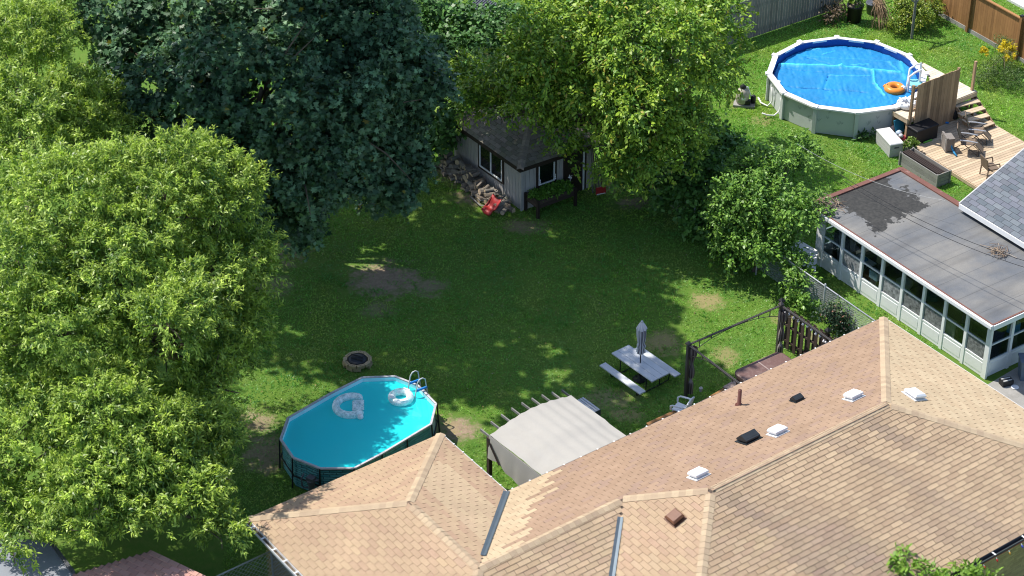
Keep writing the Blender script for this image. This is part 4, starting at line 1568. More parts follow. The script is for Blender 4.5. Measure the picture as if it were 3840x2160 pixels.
# odds and ends on the deck
for lab, a, e in (('green foam pool noodle lying in front of the black chest', (1060, 545), (1185, 500)), ('short green foam noodle end behind the recliners', (1425, 470), (1485, 468))):
    tag(MB().tube([q3(*a, .24), q3(*e, .24)], .035, 10).build('pool_noodle', m_green, None, True), lab, 'pool noodle', 'green pool noodles')
tag(MB().tube([q3(1345, 235, .26), q3(1440, 245, .26)], .04, 10).build('blue_float_roll', m_blue, None, True), 'short blue foam roll lying by the black bag', 'foam roll')
bl = MB()
for k in range(3):
    bl.tube([q3(1480, 540, .62), q3(1485, 620, .4), q3(1520, 690, .3), q3(1560, 745, .23)], .04, 7)
    break
tag(bl.build('blue_cloth', M('blue_cloth', (.05, .30, .58), .8), None, True), 'bright blue cloth draped off the near recliner', 'cloth')
bag = q2(1480, 960, .2)
V = MB().lathe(bag, [(.25, 0), (.36, .12), (.34, .35), (.2, .6), (.06, .75)], 18, star=.12, k=5)
tag(V.build('black_bag', m_black, None, True), 'crumpled black bag slumped between the screen and the stairs', 'bag')
# toys under the platform and an inflatable on top
toy = thing('toy_pile', 'heap of pink, blue and red pool toys under the platform corner', 'toys', q3(690, 430))
for k, (x, y_, z, r, c) in enumerate([(620, 330, .35, .16, (.66, .42, .36)), (690, 400, .3, .14, (.45, .55, .66)), (660, 380, .25, .12, (.1, .12, .16)), (750, 480, .2, .15, (.5, .06, .08)), (720, 440, .35, .1, (.6, .62, .64)), (640, 300, .3, .1, (.5, .3, .25))]):
    p = q3(x, y_, z)
    MB().lathe(p, [(r * .3, -r * .8), (r, -.2 * r), (r * .9, r * .5), (r * .2, r)], 10, c, star=.1, k=4).build('toy', m_tint, toy, True)
tarp = q3(690, 290, .5)
tag(MB().box(tarp, (.5, .04, .6), (su, sv, (Z3 + sv * .3).normalized())).build('blue_tarp', M('teal_tarp', (.03, .22, .33), .6), None), 'teal blue tarp hanging under the platform end', 'tarp')
wf = q2(800, 790, 1.2)
wfl = thing('white_float', 'pale inflatable ring with ribs leaning on the platform beside the screen', 'float', wf)
mb = MB(); torus(mb, wf + Z3 * .1, .28, .13, 28, 10)
mb.build('ring_tube', M('pale_vinyl', (.62, .66, .72), .4), wfl, True)
for k in range(8):
    d = ang(45 * k)
    piece('rib', wf + d * .28 + Z3 * .225, (.22, .05, .02), (d, Vector((-d.y, d.x, 0)), Z3), m_white, wfl)
tl_ = q2(930, 470, 1.2)
tag(MB().lathe(tl_ + Z3 * .02, [(.3, 0), (.33, .05), (.25, .1), (.1, .06)], 18, star=.08, k=6).build('towel', M('aqua_towel', (.20, .50, .55), .9), None, True), 'aqua towel crumpled on the platform beside the white ladder', 'towel')

# ------------------------------------------------------------------ fences
of_ = thing('cedar_fence', 'tall orange cedar board fence with cap rail at the yard corner', 'fence', q4(1830, 410))
a0, a1 = q4(1400, 140), q4(2480, 752)
d = (a1 - a0).normalized(); nn = Vector((d.y, -d.x, 0))
if nn.y > 0:
    nn = -nn
LF0, LF1 = -2.2, 8.5
FH = 1.95
s_ = LF0
while s_ < LF1:
    c = a0 + d * s_
    if inF(c + Z3, 60):
        piece('board', (c.x, c.y, .2 + (FH - .2) / 2), (FH - .2, .134, .022), (Z3, d, nn), m_cedar, of_)
    s_ += .14
pst = [(q4(1830, 412) - a0).dot(d), (q4(2480, 755) - a0).dot(d)]
gap = pst[1] - pst[0]
for s_ in (pst[0] - gap, pst[0], pst[1], pst[1] + gap):
    c = a0 + d * s_ + nn * .07
    piece('post', (c.x, c.y, 1.06), (2.12, .13, .13), (Z3, d, nn), m_cedar, of_)
    piece('post_cap', (c.x, c.y, 2.14), (.16, .16, .05), (d, nn, Z3), m_black, of_)
for k in range(5):
    p, q = a0 + d * (pst[0] - gap * (2 - k)), a0 + d * (pst[0] - gap * (1 - k))
    c = (p + q) / 2 + nn * .02
    if inF(c + Z3, 400):
        piece('cap_rail', (c.x, c.y, FH + .02), (gap - .1, .14, .045), (d, nn, Z3), m_cedar, of_)
        piece('kickboard', (c.x, c.y, .1), (gap - .1, .05, .2), (d, nn, Z3), m_conc, of_)
bo = a0 - d * .0
MB().beam(Vector((bo.x, bo.y, 1.9)) + d * .1 + nn * .1, Vector((bo.x, bo.y, .3)) + d * .55 + nn * .1, .05, .1).build('brace', m_brwood, of_)
wsl = q4(2450, 60)
mb = MB().hexa([wsl + d * a - nn * e for a, e in ((-.6, .0), (9, .0), (9, 3.2), (-.6, 1.6))], [wsl + d * a - nn * e + Z3 * .12 for a, e in ((-.6, .0), (9, .0), (9, 3.2), (-.6, 1.6))])
struct(mb.build('pavement', M('pale_paving', (.60, .60, .60), .9, .08)))
gf = thing('grey_fence', 'weathered grey picket board fence behind the round pool', 'fence', r3(750, 200))
a0, a1 = r3(300, 362), r3(1190, 62)
d = (a1 - a0).normalized(); nn = Vector((d.y, -d.x, 0))
s_ = -5.5
while s_ < 9:
    c = a0 + d * s_
    if inF(c + Z3, 40):
        hgt = 1.95 + random.uniform(-.025, .025)
        piece('board', (c.x, c.y, hgt / 2 + .03), (hgt, .142, .02), (Z3, d, nn), m_grwood, gf)
    s_ += .155
for z in (.4, 1.6):
    c = a0 + d * 1.75 - nn * .04
    piece('rail', (c.x, c.y, z), (14.5, .04, .09), (d, nn, Z3), m_grwood, gf)


def chainlink(name, lab, pts, hgt, posts, sp=.085, wr=.004):
    t = thing(name, lab, 'fence', Vector((pts[0].x, pts[0].y, 0)), None)
    for k in range(len(pts) - 1):
        p, q = pts[k].copy(), pts[k + 1].copy()
        p.z = q.z = 0
        L = (q - p).length; dd_ = (q - p).normalized()
        MB().tube([p + Z3 * hgt, q + Z3 * hgt], .026, 8).build('top_rail', m_metal, t, True)
        mb = MB()
        s_ = -hgt
        while s_ < L:
            for sg in (1, -1):
                x0, x1 = s_, s_ + hgt
                z0, z1 = (.03, hgt) if sg > 0 else (hgt, .03)
                A0 = (max(x0, 0), z0 + (z1 - z0) * (max(x0, 0) - x0) / hgt)
                E0 = (min(x1, L), z0 + (z1 - z0) * (min(x1, L) - x0) / hgt)
                if E0[0] - A0[0] > .01:
                    P0, P1 = p + dd_ * A0[0] + Z3 * A0[1], p + dd_ * E0[0] + Z3 * E0[1]
                    if inF(P0, 150) or inF(P1, 150):
                        mb.tube([P0, P1], wr, 3)
            s_ += sp
        struct(mb.build('wire_mesh', m_metal, t), 'stuff')
    for p in posts:
        mb = MB().lathe((p.x, p.y, 0), [(.03, 0), (.03, hgt + .04), (.042, hgt + .05), (.035, hgt + .1), (.005, hgt + .13)], 8)
        mb.build('post', m_metal, t)
    return t


c0, c1 = G(2330, 545, 1.2), G(3420, 1300, 1.25)
chainlink('chain_link_fence', 'rusty topped chain link fence between the lawn and the white sunroom', [c0, c1], 1.25, [G(3084, 1181), G(2835, 1030), c1, G(3330, 1330), G(2600, 880)])
k0 = G(1015, 2200)
k0 = Vector((G(1016, 2066, 1.3).x, G(1016, 2066, 1.3).y, 0))
k1 = G(880, 2130, 1.3); k2 = G(1100, 2160, 1.3)
dd_ = (k2 - k0); dd_.z = 0
chainlink('chain_link_gate_fence', 'galvanised chain link fence corner under the garage gutter', [k0 + (k1 - k0) * 2.2, k0, k0 + dd_ * 2.5], 1.3, [k0], .17, .007)

# ------------------------------------------------------------------ sunroom next door
SF = G(3727, 1217, 2.5); ss = ang(-55.6); st_ = ang(34.4)
SLn = 9.44
SL0 = SF - ss * SLn
sun_ = thing('sunroom', 'white framed sunroom with a row of tall windows and flat grey roof', 'sunroom', Vector((SL0.x, SL0.y, 0)))


def sp3(s, t, z):
    p = SL0 + ss * s + st_ * t
    p.z = z
    return p


SD = 4.55


def roll_roof():
    t = NT('rolled_roofing')
    n1, n2 = t.noise(.45, 5, rough=.6), t.noise(40, 3)
    c = t.mix(t.ramp(n1, .35, .68), (.125, .135, .15), (.235, .225, .205))
    sep = t.n('SeparateXYZ'); mp = t.n('Mapping'); mp.inputs['Location'].default_value = (0, 0, 0)
    mp.vector_type = 'TEXTURE'; mp.inputs['Location'].default_value = tuple(SL0); mp.inputs['Rotation'].default_value = (0, 0, R(-55.6))
    t.l(t.pos(), mp.inputs['Vector']); t.l(mp.outputs[0], sep.inputs[0])
    S_, T_ = sep.outputs[0], sep.outputs[1]
    mp2 = t.n('Mapping'); mp2.inputs['Scale'].default_value = (1.3, .18, 1); t.l(mp.outputs[0], mp2.inputs['Vector'])
    streak = t.noise(1.6, 4, mp2.outputs[0])
    c = t.mix(t.math('MULTIPLY', t.ramp(streak, .45, .75), .5), c, (.075, .072, .07))
    c = t.mix(t.math('MULTIPLY', t.ramp(t.noise(.8, 4), .55, .75), .5), c, (.24, .22, .19))
    # fresh black coating near the left end, ragged edge
    nz = t.noise(1.3, 6, rough=.65)
    f = t.math('SUBTRACT', t.math('ADD', 2.0, t.math('MULTIPLY', t.math('SUBTRACT', nz, .5), 3.4)), t.math('ABSOLUTE', t.math('SUBTRACT', S_, 1.0)))
    f2 = t.math('SUBTRACT', t.math('ADD', 1.5, t.math('MULTIPLY', t.math('SUBTRACT', nz, .5), 3.0)), t.math('ABSOLUTE', t.math('SUBTRACT', T_, 2.15)))
    f = t.math('MULTIPLY', t.ramp(f, .3, .4), t.ramp(f2, .1, .22))
    c = t.mix(f, c, t.mix(t.ramp(t.noise(9, 5), .35, .75), (.028, .028, .027), (.06, .058, .053)))
    # seams between the rolls
    seam = t.math('LESS_THAN', t.math('ABSOLUTE', t.math('SUBTRACT', t.math('FRACT', t.math('DIVIDE', S_, 1.02)), .5)), .012)
    c = t.mix(t.math('MULTIPLY', seam, .45), c, (.05, .05, .05))
    c = t.mix(t.math('MULTIPLY', t.ramp(n2, .4, .7), .25), c, (.05, .05, .05))
    t.l(c, t.b.inputs['Base Color']); t.b.inputs['Roughness'].default_value = .8; t.b.inputs['Specular IOR Level'].default_value = .3
    t.bump(n2, .3, .01)
    return t.m


SX1 = 10.5
b4 = [sp3(0, 0, 2.38), sp3(SLn, 0, 2.38), sp3(SLn, 6, 2.38), sp3(0, SD, 2.38)]
b4 = [sp3(.02, .02, 2.34), sp3(SLn - .02, .02, 2.34), sp3(SLn - .02, SD - .02, 2.34), sp3(.02, SD - .02, 2.34)]
rf = MB().hexa(b4, [p + Z3 * .14 for p in b4]).build('flat_roof', roll_roof(), sun_)
m_edge = M('brown_metal_edge', (.17, .075, .055), .5, .2, 3, 30, .15, .1, stain=((.33, .22, .18), 5, .6, .8))
MB().beam(sp3(0, -.02, 2.475), sp3(SLn, -.02, 2.475), .05, .04).build('roof_edge', m_edge, sun_)
MB().beam(sp3(.05, 0, 2.50), sp3(.05, SD, 2.50), .2, .07).build('roof_edge', m_edge, sun_)
MB().beam(sp3(0, SD - .05, 2.50), sp3(4.6, SD - .05, 2.50), .24, .06).build('roof_edge', m_edge, sun_)
MB().beam(sp3(SLn - .02, 0, 2.475), sp3(SLn - .02, SD, 2.475), .06, .04).build('roof_edge', m_edge, sun_)
MB().beam(sp3(-.02, -.05, 2.37), sp3(SLn + .02, -.05, 2.37), .06, .2).build('fascia', m_white, sun_)
MB().beam(sp3(-.02, -.11, 2.41), sp3(SLn + .02, -.11, 2.41), .07, .12).build('eaves_trough', m_white, sun_)
MB().beam(sp3(-.05, -.02, 2.37), sp3(-.05, SD, 2.37), .05, .18).build('fascia', m_whiteold, sun_)
MB().beam(sp3(SLn + .03, -.02, 2.37), sp3(SLn + .03, SD, 2.37), .05, .2).build('fascia', m_whiteold, sun_)
IN_ = .22
FZ = .1
MB().hexa([sp3(.35, IN_, 0), sp3(SLn - .25, IN_, 0), sp3(SLn - .25, SD, 0), sp3(.35, SD, 0)], [sp3(.35, IN_, FZ), sp3(SLn - .25, IN_, FZ), sp3(SLn - .25, SD, FZ), sp3(.35, SD, FZ)]).build('floor', M('room_floor', (.10, .09, .08), .8), sun_)
MB().beam(sp3(.4, SD - .1, 1.2), sp3(SLn - .2, SD - .1, 1.2), .08, 2.3).build('back_wall', M('room_wall', (.42, .42, .40), .8), sun_)
m_frost = glass('frosted_pane', (.45, .48, .48), .03, .3, 1.0, (.46, .48, .49))
m_speck = glass('speckled_pane', (.32, .35, .35), .06, .1, .8, (.42, .44, .44))


def bay(s0, s1, t0, t1, kinds):
    """a glazed bay between two plan points"""
    p, q = sp3(s0, t0, 0), sp3(s1, t1, 0)
    d = (q - p).normalized(); L = (q - p).length
    nrm = Vector((d.y, -d.x, 0))
    c = (p + q) / 2
    w_ = thingless = MB()
    w_.box(c + Z3 * .33, (L, .05, .62), (d, nrm, Z3))
    w_.build('lower_panel', m_whiteold, sun_)
    MB().box(c + Z3 * .36 + nrm * .03, (L - .16, .012, .42), (d, nrm, Z3)).build('panel_moulding', m_white, sun_)
    fo_ = MB().box(c + Z3 * .67, (L - .02, .07, .06), (d, nrm, Z3)).build('window_frame', m_white, sun_)
    for z in (1.36, 2.2):
        MB().box(c + Z3 * z, (L - .02, .07, .06 if z != 1.36 else .045), (d, nrm, Z3)).build('window_rail', m_white, fo_)
    for (z0, z1, kd) in ((.70, 1.335, kinds[0]), (1.385, 2.17, kinds[1])):
        MB().box(c + Z3 * (z0 + z1) / 2, (L - .1, .008, z1 - z0), (d, nrm, Z3)).build('pane', {'g': m_glass, 'f': m_frost, 's': m_speck}[kd], fo_)


NBAY = 8
s_a, s_b = .62, SLn - .28
bw = (s_b - s_a) / NBAY
for k in range(NBAY):
    bay(s_a + bw * k + .05, s_a + bw * (k + 1) - .05, IN_, IN_, ['gg', 'fg', 'gg', 'fg', 'sg', 'sg', 'gg', 'sg'][k])
for k in range(NBAY + 1):
    wd_ = .2 if k == NBAY else .12
    MB().box(sp3(s_a + bw * k, IN_, 1.15), (wd_, .1, 2.3), (ss, st_, Z3)).build('mullion', m_whiteold, sun_)
MB().box(sp3(.45, IN_, 1.15), (.3, .08, 2.3), (ss, st_, Z3)).build('corner_post', m_whiteold, sun_)
for k in range(4):
    bay(SLn - .26, SLn - .26, IN_ + .12 + k * 1.05, IN_ + 1.03 + k * 1.05, 'gg')
    MB().box(sp3(SLn - .26, IN_ + 1.08 + k * 1.05, 1.15), (.1, .12, 2.3), (ss, st_, Z3)).build('mullion', m_whiteold, sun_)
for k in range(4):
    bay(.36, .36, IN_ + 1.0 + k * .9, IN_ + .12 + k * .9, 'gg')
    MB().box(sp3(.36, IN_ + 1.05 + k * .9, 1.15), (.1, .1, 2.3), (ss, st_, Z3)).build('mullion', m_whiteold, sun_)
# things standing inside the sunroom
for lab, s_, t_ in (('grey curtain tied back behind the first sunroom window', 1.35, .5), ('brown curtain behind the second sunroom window', 1.95, .5)):
    c = sp3(s_, t_, 0)
    V = MB().lathe(c, [(.10, .5), (.12, 1.0), (.08, 1.3), (.16, 2.2)], 24, star=.25, k=6)
    tag(V.build('curtain', M('curtain_cloth', (.34, .31, .31), .9) if 'grey' in lab else M('curtain_brown', (.25, .20, .17), .9), None, True), lab, 'curtain', 'curtains in the sunroom')
ib = thing('ironing_board', 'white ironing board with blue iron behind the second window', 'ironing board', sp3(2.35, .75, FZ))
MB().box(sp3(2.35, .75, 1.0), (.9, .36, .05), (ss, st_, Z3)).build('board', m_white, ib)
MB().lathe(sp3(2.4, .75, 1.03), [(.09, 0), (.1, .03), (.05, .1), (.03, .12)], 10).build('iron', m_blue, ib)
for x in (-.25, .25):
    MB().tube([sp3(2.35 + x, .75, .1), sp3(2.35 - x, .75, .98)], .02, 6).build('leg', m_metal, ib)
for lab, nm, s_, t_, z, sz, col in (('black tall cabinet standing behind the first sunroom window', 'cabinet', 1.05, .8, .8, (.5, .4, 1.4), (.02, .02, .02)),
                                    ('red brown low chest behind the third sunroom window', 'chest', 3.05, .6, .45, (.7, .45, .7), (.22, .07, .04)),
                                    ('white wire basket with blue packets behind the third window', 'basket', 3.3, .42, 1.0, (.4, .25, .3), (.45, .55, .62)),
                                    ('cardboard carton stacked behind the third sunroom window', 'carton', 3.1, 1.0, 1.35, (.45, .35, .35), (.42, .32, .2)),
                                    ('pale cloth heap behind the fourth sunroom window', 'cloth_heap', 4.3, .9, 1.0, (.6, .5, .4), (.5, .5, .5)),
                                    ('blue storage tub behind the fourth sunroom window', 'tub', 4.5, .6, .75, (.5, .4, .35), (.06, .14, .34)),
                                    ('beige board leaning inside the seventh sunroom window', 'board', 7.15, .36, .95, (.62, .03, .75), (.34, .31, .24)),
                                    ('long brown table along the middle sunroom windows', 'table', 5.9, 1.2, .85, (2.6, .8, .05), (.2, .15, .1)),
                                    ('green cushion on the long sunroom table', 'cushion', 5.4, 1.2, .95, (.5, .4, .14), (.1, .18, .12)),
                                    ('blue bottle pack standing in the sunroom end window', 'bottle_pack', 8.85, 1.75, 1.35, (.25, .4, .35), (.05, .25, .5))):
    c = sp3(s_, t_, z)
    if nm in ('cloth_heap', 'cushion'):
        V = MB().lathe(c, [(.1, -.2), (.3, -.1), (.28, .1), (.1, .2)], 12, col, star=.1, k=5)
    elif nm == 'table':
        V = MB().box(c, sz, (ss, st_, Z3), col)
        for x in (-1.2, 1.2):
            for y_ in (-.35, .35):
                V.box(c + ss * x + st_ * y_ - Z3 * .38, (.06, .06, .72), (ss, st_, Z3), col)
    else:
        V = MB().box(c, sz, (ss, st_, Z3), col)
        V.box(c + Z3 * (sz[2] / 2 + .01), (sz[0] * 1.03, sz[1] * 1.03 + .005, .02), (ss, st_, Z3), tuple(x * .8 for x in col))
        if z - sz[2] / 2 > .2 and nm != 'board':
            V.box((c.x, c.y, (z - sz[2] / 2 + FZ) / 2), (sz[0] * .8, sz[1] * .8, z - sz[2] / 2 - FZ), (ss, st_, Z3), (.12, .1, .08))
    tag(V.build(nm, m_tint), lab, nm.replace('_', ' '))
# twigs on the roof
for lab, s_, t_, n_, sc in (('loose heap of dry twigs on the flat roof beside the neighbour wall', 6.3, 3.35, 46, .38), ('dry leaves and twigs gathered in the left corner of the flat roof', .45, .55, 70, .5)):
    mb = MB()
    for k in range(n_):
        c = sp3(s_ + random.gauss(0, sc * .5), t_ + random.gauss(0, sc * .4), 2.5 + random.uniform(.0, .09))
        dd_ = (ang(random.uniform(0, 360)) + Z3 * random.uniform(-.2, .2)) * random.uniform(.08, .3)
        mb.tube([c - dd_, c + dd_ * .2 + Z3 * .02, c + dd_], .010, 4, random.choice([(.30, .22, .15), (.2, .14, .1), (.36, .3, .24)]))
    tag(mb.build('twig_heap', m_tint), lab, 'twigs')
# white flat table by the sunroom end
tb2 = thing('side_table', 'white flat table top half under leaves at the sunroom end', 'table', G(2990, 1000))
cs = [G(2912, 945, .72), G(2985, 893, .72), G(3068, 940, .72), G(3058, 1020, .72)]
MB().hexa([p - Z3 * .04 for p in cs], cs).build('table_top', m_white, tb2)
for p in cs:
    q = p.lerp(sum(cs, Vector()) / 4, .15)
    MB().tube([Vector((q.x, q.y, 0)), Vector((q.x, q.y, .68))], .02, 6).build('leg', m_metal, tb2)

# neighbour house roof
nh = thing('neighbour_house', 'neighbouring house with grey shingled roof rising over the sunroom', 'house', sp3(8, 7, 0))
NE = G(3600, 762, 2.85)
m_n = .42
NL = 9.5
rk = lambda s, t: NE + ss * s + st_ * t + Z3 * (m_n * t)
npl = [[rk(0, 0), rk(NL, 0), rk(NL, 4.6), rk(0, 4.6)]]
b = MB()
b.poly(npl[0]); b.poly([p - Z3 * .14 for p in npl[0]])
b.poly([rk(NL, 4.6), rk(0, 4.6), rk(0, 9.2) - Z3 * (m_n * 9.2), rk(NL, 9.2) - Z3 * (m_n * 9.2)])
nr = b.build('roof', m_deckroof, nh)
shingles(nr, npl, lambda pi, p, j: mixc((.11, .125, .145), (.175, .19, .215), random.random()), .42, .20)
MB().beam(rk(0, -.02) - Z3 * .1, rk(NL, -.02) - Z3 * .1, .05, .2).build('fascia', m_white, nh)
MB().beam(rk(-.02, 0) - Z3 * .08, rk(-.02, 4.6) - Z3 * .08, .05, .18, Z3).build('rake_board', m_grey, nh)
MB().hexa([sp3(4.1, SD - .22, 0), sp3(14, SD - .22, 0), sp3(14, 12, 0), sp3(4.1, 12, 0)], [sp3(4.1, SD - .22, 2.9), sp3(14, SD - .22, 2.9), sp3(14, 12, 2.9), sp3(4.1, 12, 2.9)]).build('wall', M('grey_siding', (.16, .19, .22), .7), nh)

# cables over the sunroom
for lab, a, e, za, ze, col in (('upper of two dark overhead cables crossing the sunroom roof', (3150, 655), (3900, 995), 4.2, 4.6, m_black), ('lower of two dark overhead cables crossing the sunroom roof', (3165, 680), (3900, 1020), 4.2, 4.6, m_black), ('white overhead cable above the far corner of the sunroom roof', (2990, 540), (3545, 752), 4.0, 3.4, m_grey)):
    p, q = G(*a, za), G(*e, ze)
    pts = [p.lerp(q, f) - Z3 * (.35 * (1 - (2 * f - 1) ** 2)) for f in np.linspace(0, 1, 17)]
    tag(MB().tube(pts, .007 if col is m_grey else .010, 5).build('overhead_cable', col), lab, 'cable', 'overhead cables')

# yard corner at the right edge
mb = MB().hexa([G(3690, 1452), G(3830, 1370), G(3980, 1500), G(3860, 1640)], [p + Z3 * .03 for p in (G(3690, 1452), G(3830, 1370), G(3980, 1500), G(3860, 1640))])
struct(mb.build('path', m_conc))
cb = zm(3440, 1100, .3175)
bt = thing('car_battery', 'old black car battery on the ground at the sunroom corner', 'battery', cb(1045, 1080))
c = cb(1045, 1080)
MB().box(c + Z3 * .13, (.42, .28, .2), (ang(20), ang(110), Z3)).build('case', m_black, bt)
for k in range(2):
    piece('white_label', c + Z3 * .236 + ang(110) * (.07 * (2 * k - 1)), (.34, .06, .01), (ang(20), ang(110), Z3), m_grey, bt)
dsh = MB().lathe(cb(1150, 1120), [(.1, .03), (.14, .05), (.13, .06), (.06, .04)], 14)
tag(dsh.build('dish', m_white, None, True), 'small white dish on the paving beside the car battery', 'dish')
bn = thing('wheelie_bin', 'blue grey plastic bin at the edge by the sunroom end wall', 'bin', cb(1262, 960))
c = cb(1275, 1000)
MB().hexa([c + X3 * a * .22 + Y3 * e * .22 for a, e in ((-1, -1), (1, -1), (1, 1), (-1, 1))], [c + X3 * a * .28 + Y3 * e * .28 + Z3 * .8 for a, e in ((-1, -1), (1, -1), (1, 1), (-1, 1))]).build('body', M('slate_plastic', (.14, .18, .24), .5), bn)
MB().box(c + Z3 * .83, (.6, .6, .07)).build('lid', M('slate_lid', (.12, .15, .2), .5), bn)

# ------------------------------------------------------------------ shed
SHA = G(1955, 790); sa, sbv = ang(126.5), ang(33)   # along the long wall, along the front
SHL, SHW, SHZ = 4.55, 3.4, 2.06
shed = thing('garden_shed', 'grey board shed with mossy hip roof half hidden under the tree', 'shed', SHA)


def sh(a, b_, z):
    p = SHA + sa * a + sbv * b_
    p.z = z
    return p


m_sid = wood('grey_siding_boards', (.50, .47, .445), (.44, .41, .39), .05, grain=.2)
ov = .22
P0, P1, P2, P3 = sh(-ov, -ov, SHZ), sh(-ov, SHW + ov, SHZ), sh(SHL + ov, SHW + ov, SHZ), sh(SHL + ov, -ov, SHZ)
hw = (SHW + 2 * ov) / 2
SRZ = SHZ + hw * .56
R0, R1 = sh(-ov + hw, -ov + hw, SRZ), sh(SHL + ov - hw, -ov + hw, SRZ)
spl = [[P0, P1, R0], [P3, P0, R0, R1], [P1, P2, R1, R0], [P2, P3, R1]]
b = MB()
for pl in spl:
    b.poly(pl)
sr_ = b.build('roof', m_deckroof, shed)


def shedcol(pi, p, j):
    c = mixc((.27, .235, .195), (.17, .15, .125), random.random())
    return mixc(c, (.13, .15, .08), .5 * random.random() ** 2)


shingles(sr_, spl[:2], shedcol, .36, .17)
caps(sr_, [(P0, R0, .39), (R0, R1, .5)], lambda p: mixc((.31, .27, .22), (.22, .19, .16), random.random()), wd=.14, step=.16)
for a, c_, n_ in ((P0, P1, -sa), (P3, P0, -sbv), (P1, P2, sbv)):
    MB().beam(a - Z3 * .07, c_ - Z3 * .07, .04, .17).build('fascia', m_brown, shed)
MB().hexa([sh(.05, .05, 0), sh(SHL - .05, .05, 0), sh(SHL - .05, SHW - .05, 0), sh(.05, SHW - .05, 0)], [sh(.05, .05, SHZ), sh(SHL - .05, .05, SHZ), sh(SHL - .05, SHW - .05, SHZ), sh(.05, SHW - .05, SHZ)]).build('core', m_dark, shed)
# long wall boards (window between 1.25 and 2.95), front wall boards
bwid = .2
k = 0
x = 0
while x < SHL - .05:
    wdt = min(bwid, SHL - x)
    c0_, c1_ = x + wdt / 2, 0
    if 1.2 < c0_ < 2.75:
        piece('siding_board', sh(c0_, .02, .34), (.68, wdt - .012, .03), (Z3, sa, sbv), m_sid, shed)
    else:
        piece('siding_board', sh(c0_, .02, SHZ / 2), (SHZ, wdt - .012, .03), (Z3, sa, sbv), m_sid, shed)
    x += bwid
x = 0
while x < SHW - .05:
    wdt = min(bwid, SHW - x)
    c0_ = x + wdt / 2
    if .75 < c0_ < 1.55:
        piece('siding_board', sh(.02, c0_, .42), (.84, wdt - .012, .03), (Z3, sbv, sa), m_sid, shed)
    elif 2.0 < c0_ < 2.9:
        pass
    else:
        piece('siding_board', sh(.02, c0_, SHZ / 2), (SHZ, wdt - .012, .03), (Z3, sbv, sa), m_sid, shed)
    x += bwid


def shwin(ctr, d, nrm, W_, H_, split, lab=None):
    fr = MB()
    for s2 in (-1, 1):
        fr.box(ctr + d * s2 * (W_ / 2), (.09, .05, H_ + .09), (d, nrm, Z3))
        fr.box(ctr + Z3 * s2 * (H_ / 2), (W_ - .09, .05, .09), (d, nrm, Z3))
    w_ = fr.build('window', m_brown, shed)
    sa_ = MB()
    for s2 in (-1, 1):
        sa_.box(ctr + d * s2 * (W_ / 2 - .07) + nrm * .01, (.05, .04, H_ - .1), (d, nrm, Z3))
    sa_.box(ctr - Z3 * (H_ / 2 - .07) + nrm * .01, (W_ - .19, .04, .05), (d, nrm, Z3))
    if split:
        sa_.box(ctr + nrm * .012, (.05, .04, H_ - .19), (d, nrm, Z3))
    sa_.build('sash', m_white, w_)
    MB().box(ctr - nrm * .005, (W_ - .1, .01, H_ - .1), (d, nrm, Z3)).build('pane', m_glass, w_)


shwin(sh(1.98, -.015, 1.28), sa, -sbv, 1.6, 1.2, True)
shwin(sh(-.015, 1.15, 1.32), sbv, -sa, .85, .95, False)
dr = MB().box(sh(-.0, 2.45, 1.0), (.82, .05, 2.0), (sbv, sa, Z3)).build('door', m_brown, shed)
MB().box(sh(-.03, 2.45, 1.55), (.6, .012, .55), (sbv, sa, Z3)).build('pane', m_glass, dr)
for k in range(5):
    piece('scallop', sh(-.05, 2.25 + .1 * k, 1.86), (.09, .01, .16 - .02 * (k % 2)), (sbv, sa, Z3), m_white, dr)
for x in (2.0, 2.9):
    MB().box(sh(-.02, x, 1.0), (.09 if x < 2.5 else .07, .06, 2.02), (sbv, sa, Z3)).build('door_frame', m_brown if x < 2.5 else m_white, shed)
MB().box(sh(-.02, 2.98, 1.0), (.08, .06, 2.02), (sbv, sa, Z3)).build('door_frame', m_brown, shed)
MB().box(sh(-.005, -.0, SHZ / 2), (.07, .07, SHZ), (sa, sbv, Z3)).build('corner_board', m_sid, shed)
for k, (x, z) in enumerate(((.8, .98), (1.5, 1.02))):
    V = MB()
    for j in range(3):
        V.lathe(sh(-.1, x, z + .085 * j), [(.015, -.04), (.045 - .008 * j, 0), (.015, .045)], 8)
    tag(V.build('white_ornament', m_white, None, True), ('white stacked ornament at the lower left corner of the shed front window', 'white stacked ornament at the right side of the shed front window')[k], 'ornament', 'white window ornaments')
# poles leaning at the right end
for k in range(4):
    lean = thing if 0 else None
    tag(MB().tube([sh(-.45 - .05 * k, 3.05 + .13 * k, .02), sh(-.08, 3.2 + .09 * k, 1.95 - .15 * k)], .028, 6).build('leaning_pole', m_bark if k % 2 else m_grwood), ['wooden pole leaning on the shed nearest to the door', 'second pole from the door leaning on the shed front', 'third pole from the door leaning on the shed front', 'shortest pole leaning at the outer end of the shed front'][k], 'pole', 'poles leaning on the shed')
sv_ = thing('snow_shovel', 'dark red snow shovel with white edge standing by the shed poles', 'shovel', G(2255, 720))
c = G(2253, 728)
MB().box(c + Z3 * .17, (.42, .04, .32), (ang(20), ang(110), Z3)).build('blade', m_red, sv_)
MB().box(c + Z3 * .02 - ang(110) * .012, (.36, .03, .06), (ang(20), ang(110), Z3)).build('edge_strip', m_white, sv_)
MB().tube([c + Z3 * .2, c + Z3 * 1.3 + ang(110) * .35], .018, 6).build('shaft', m_grwood, sv_)

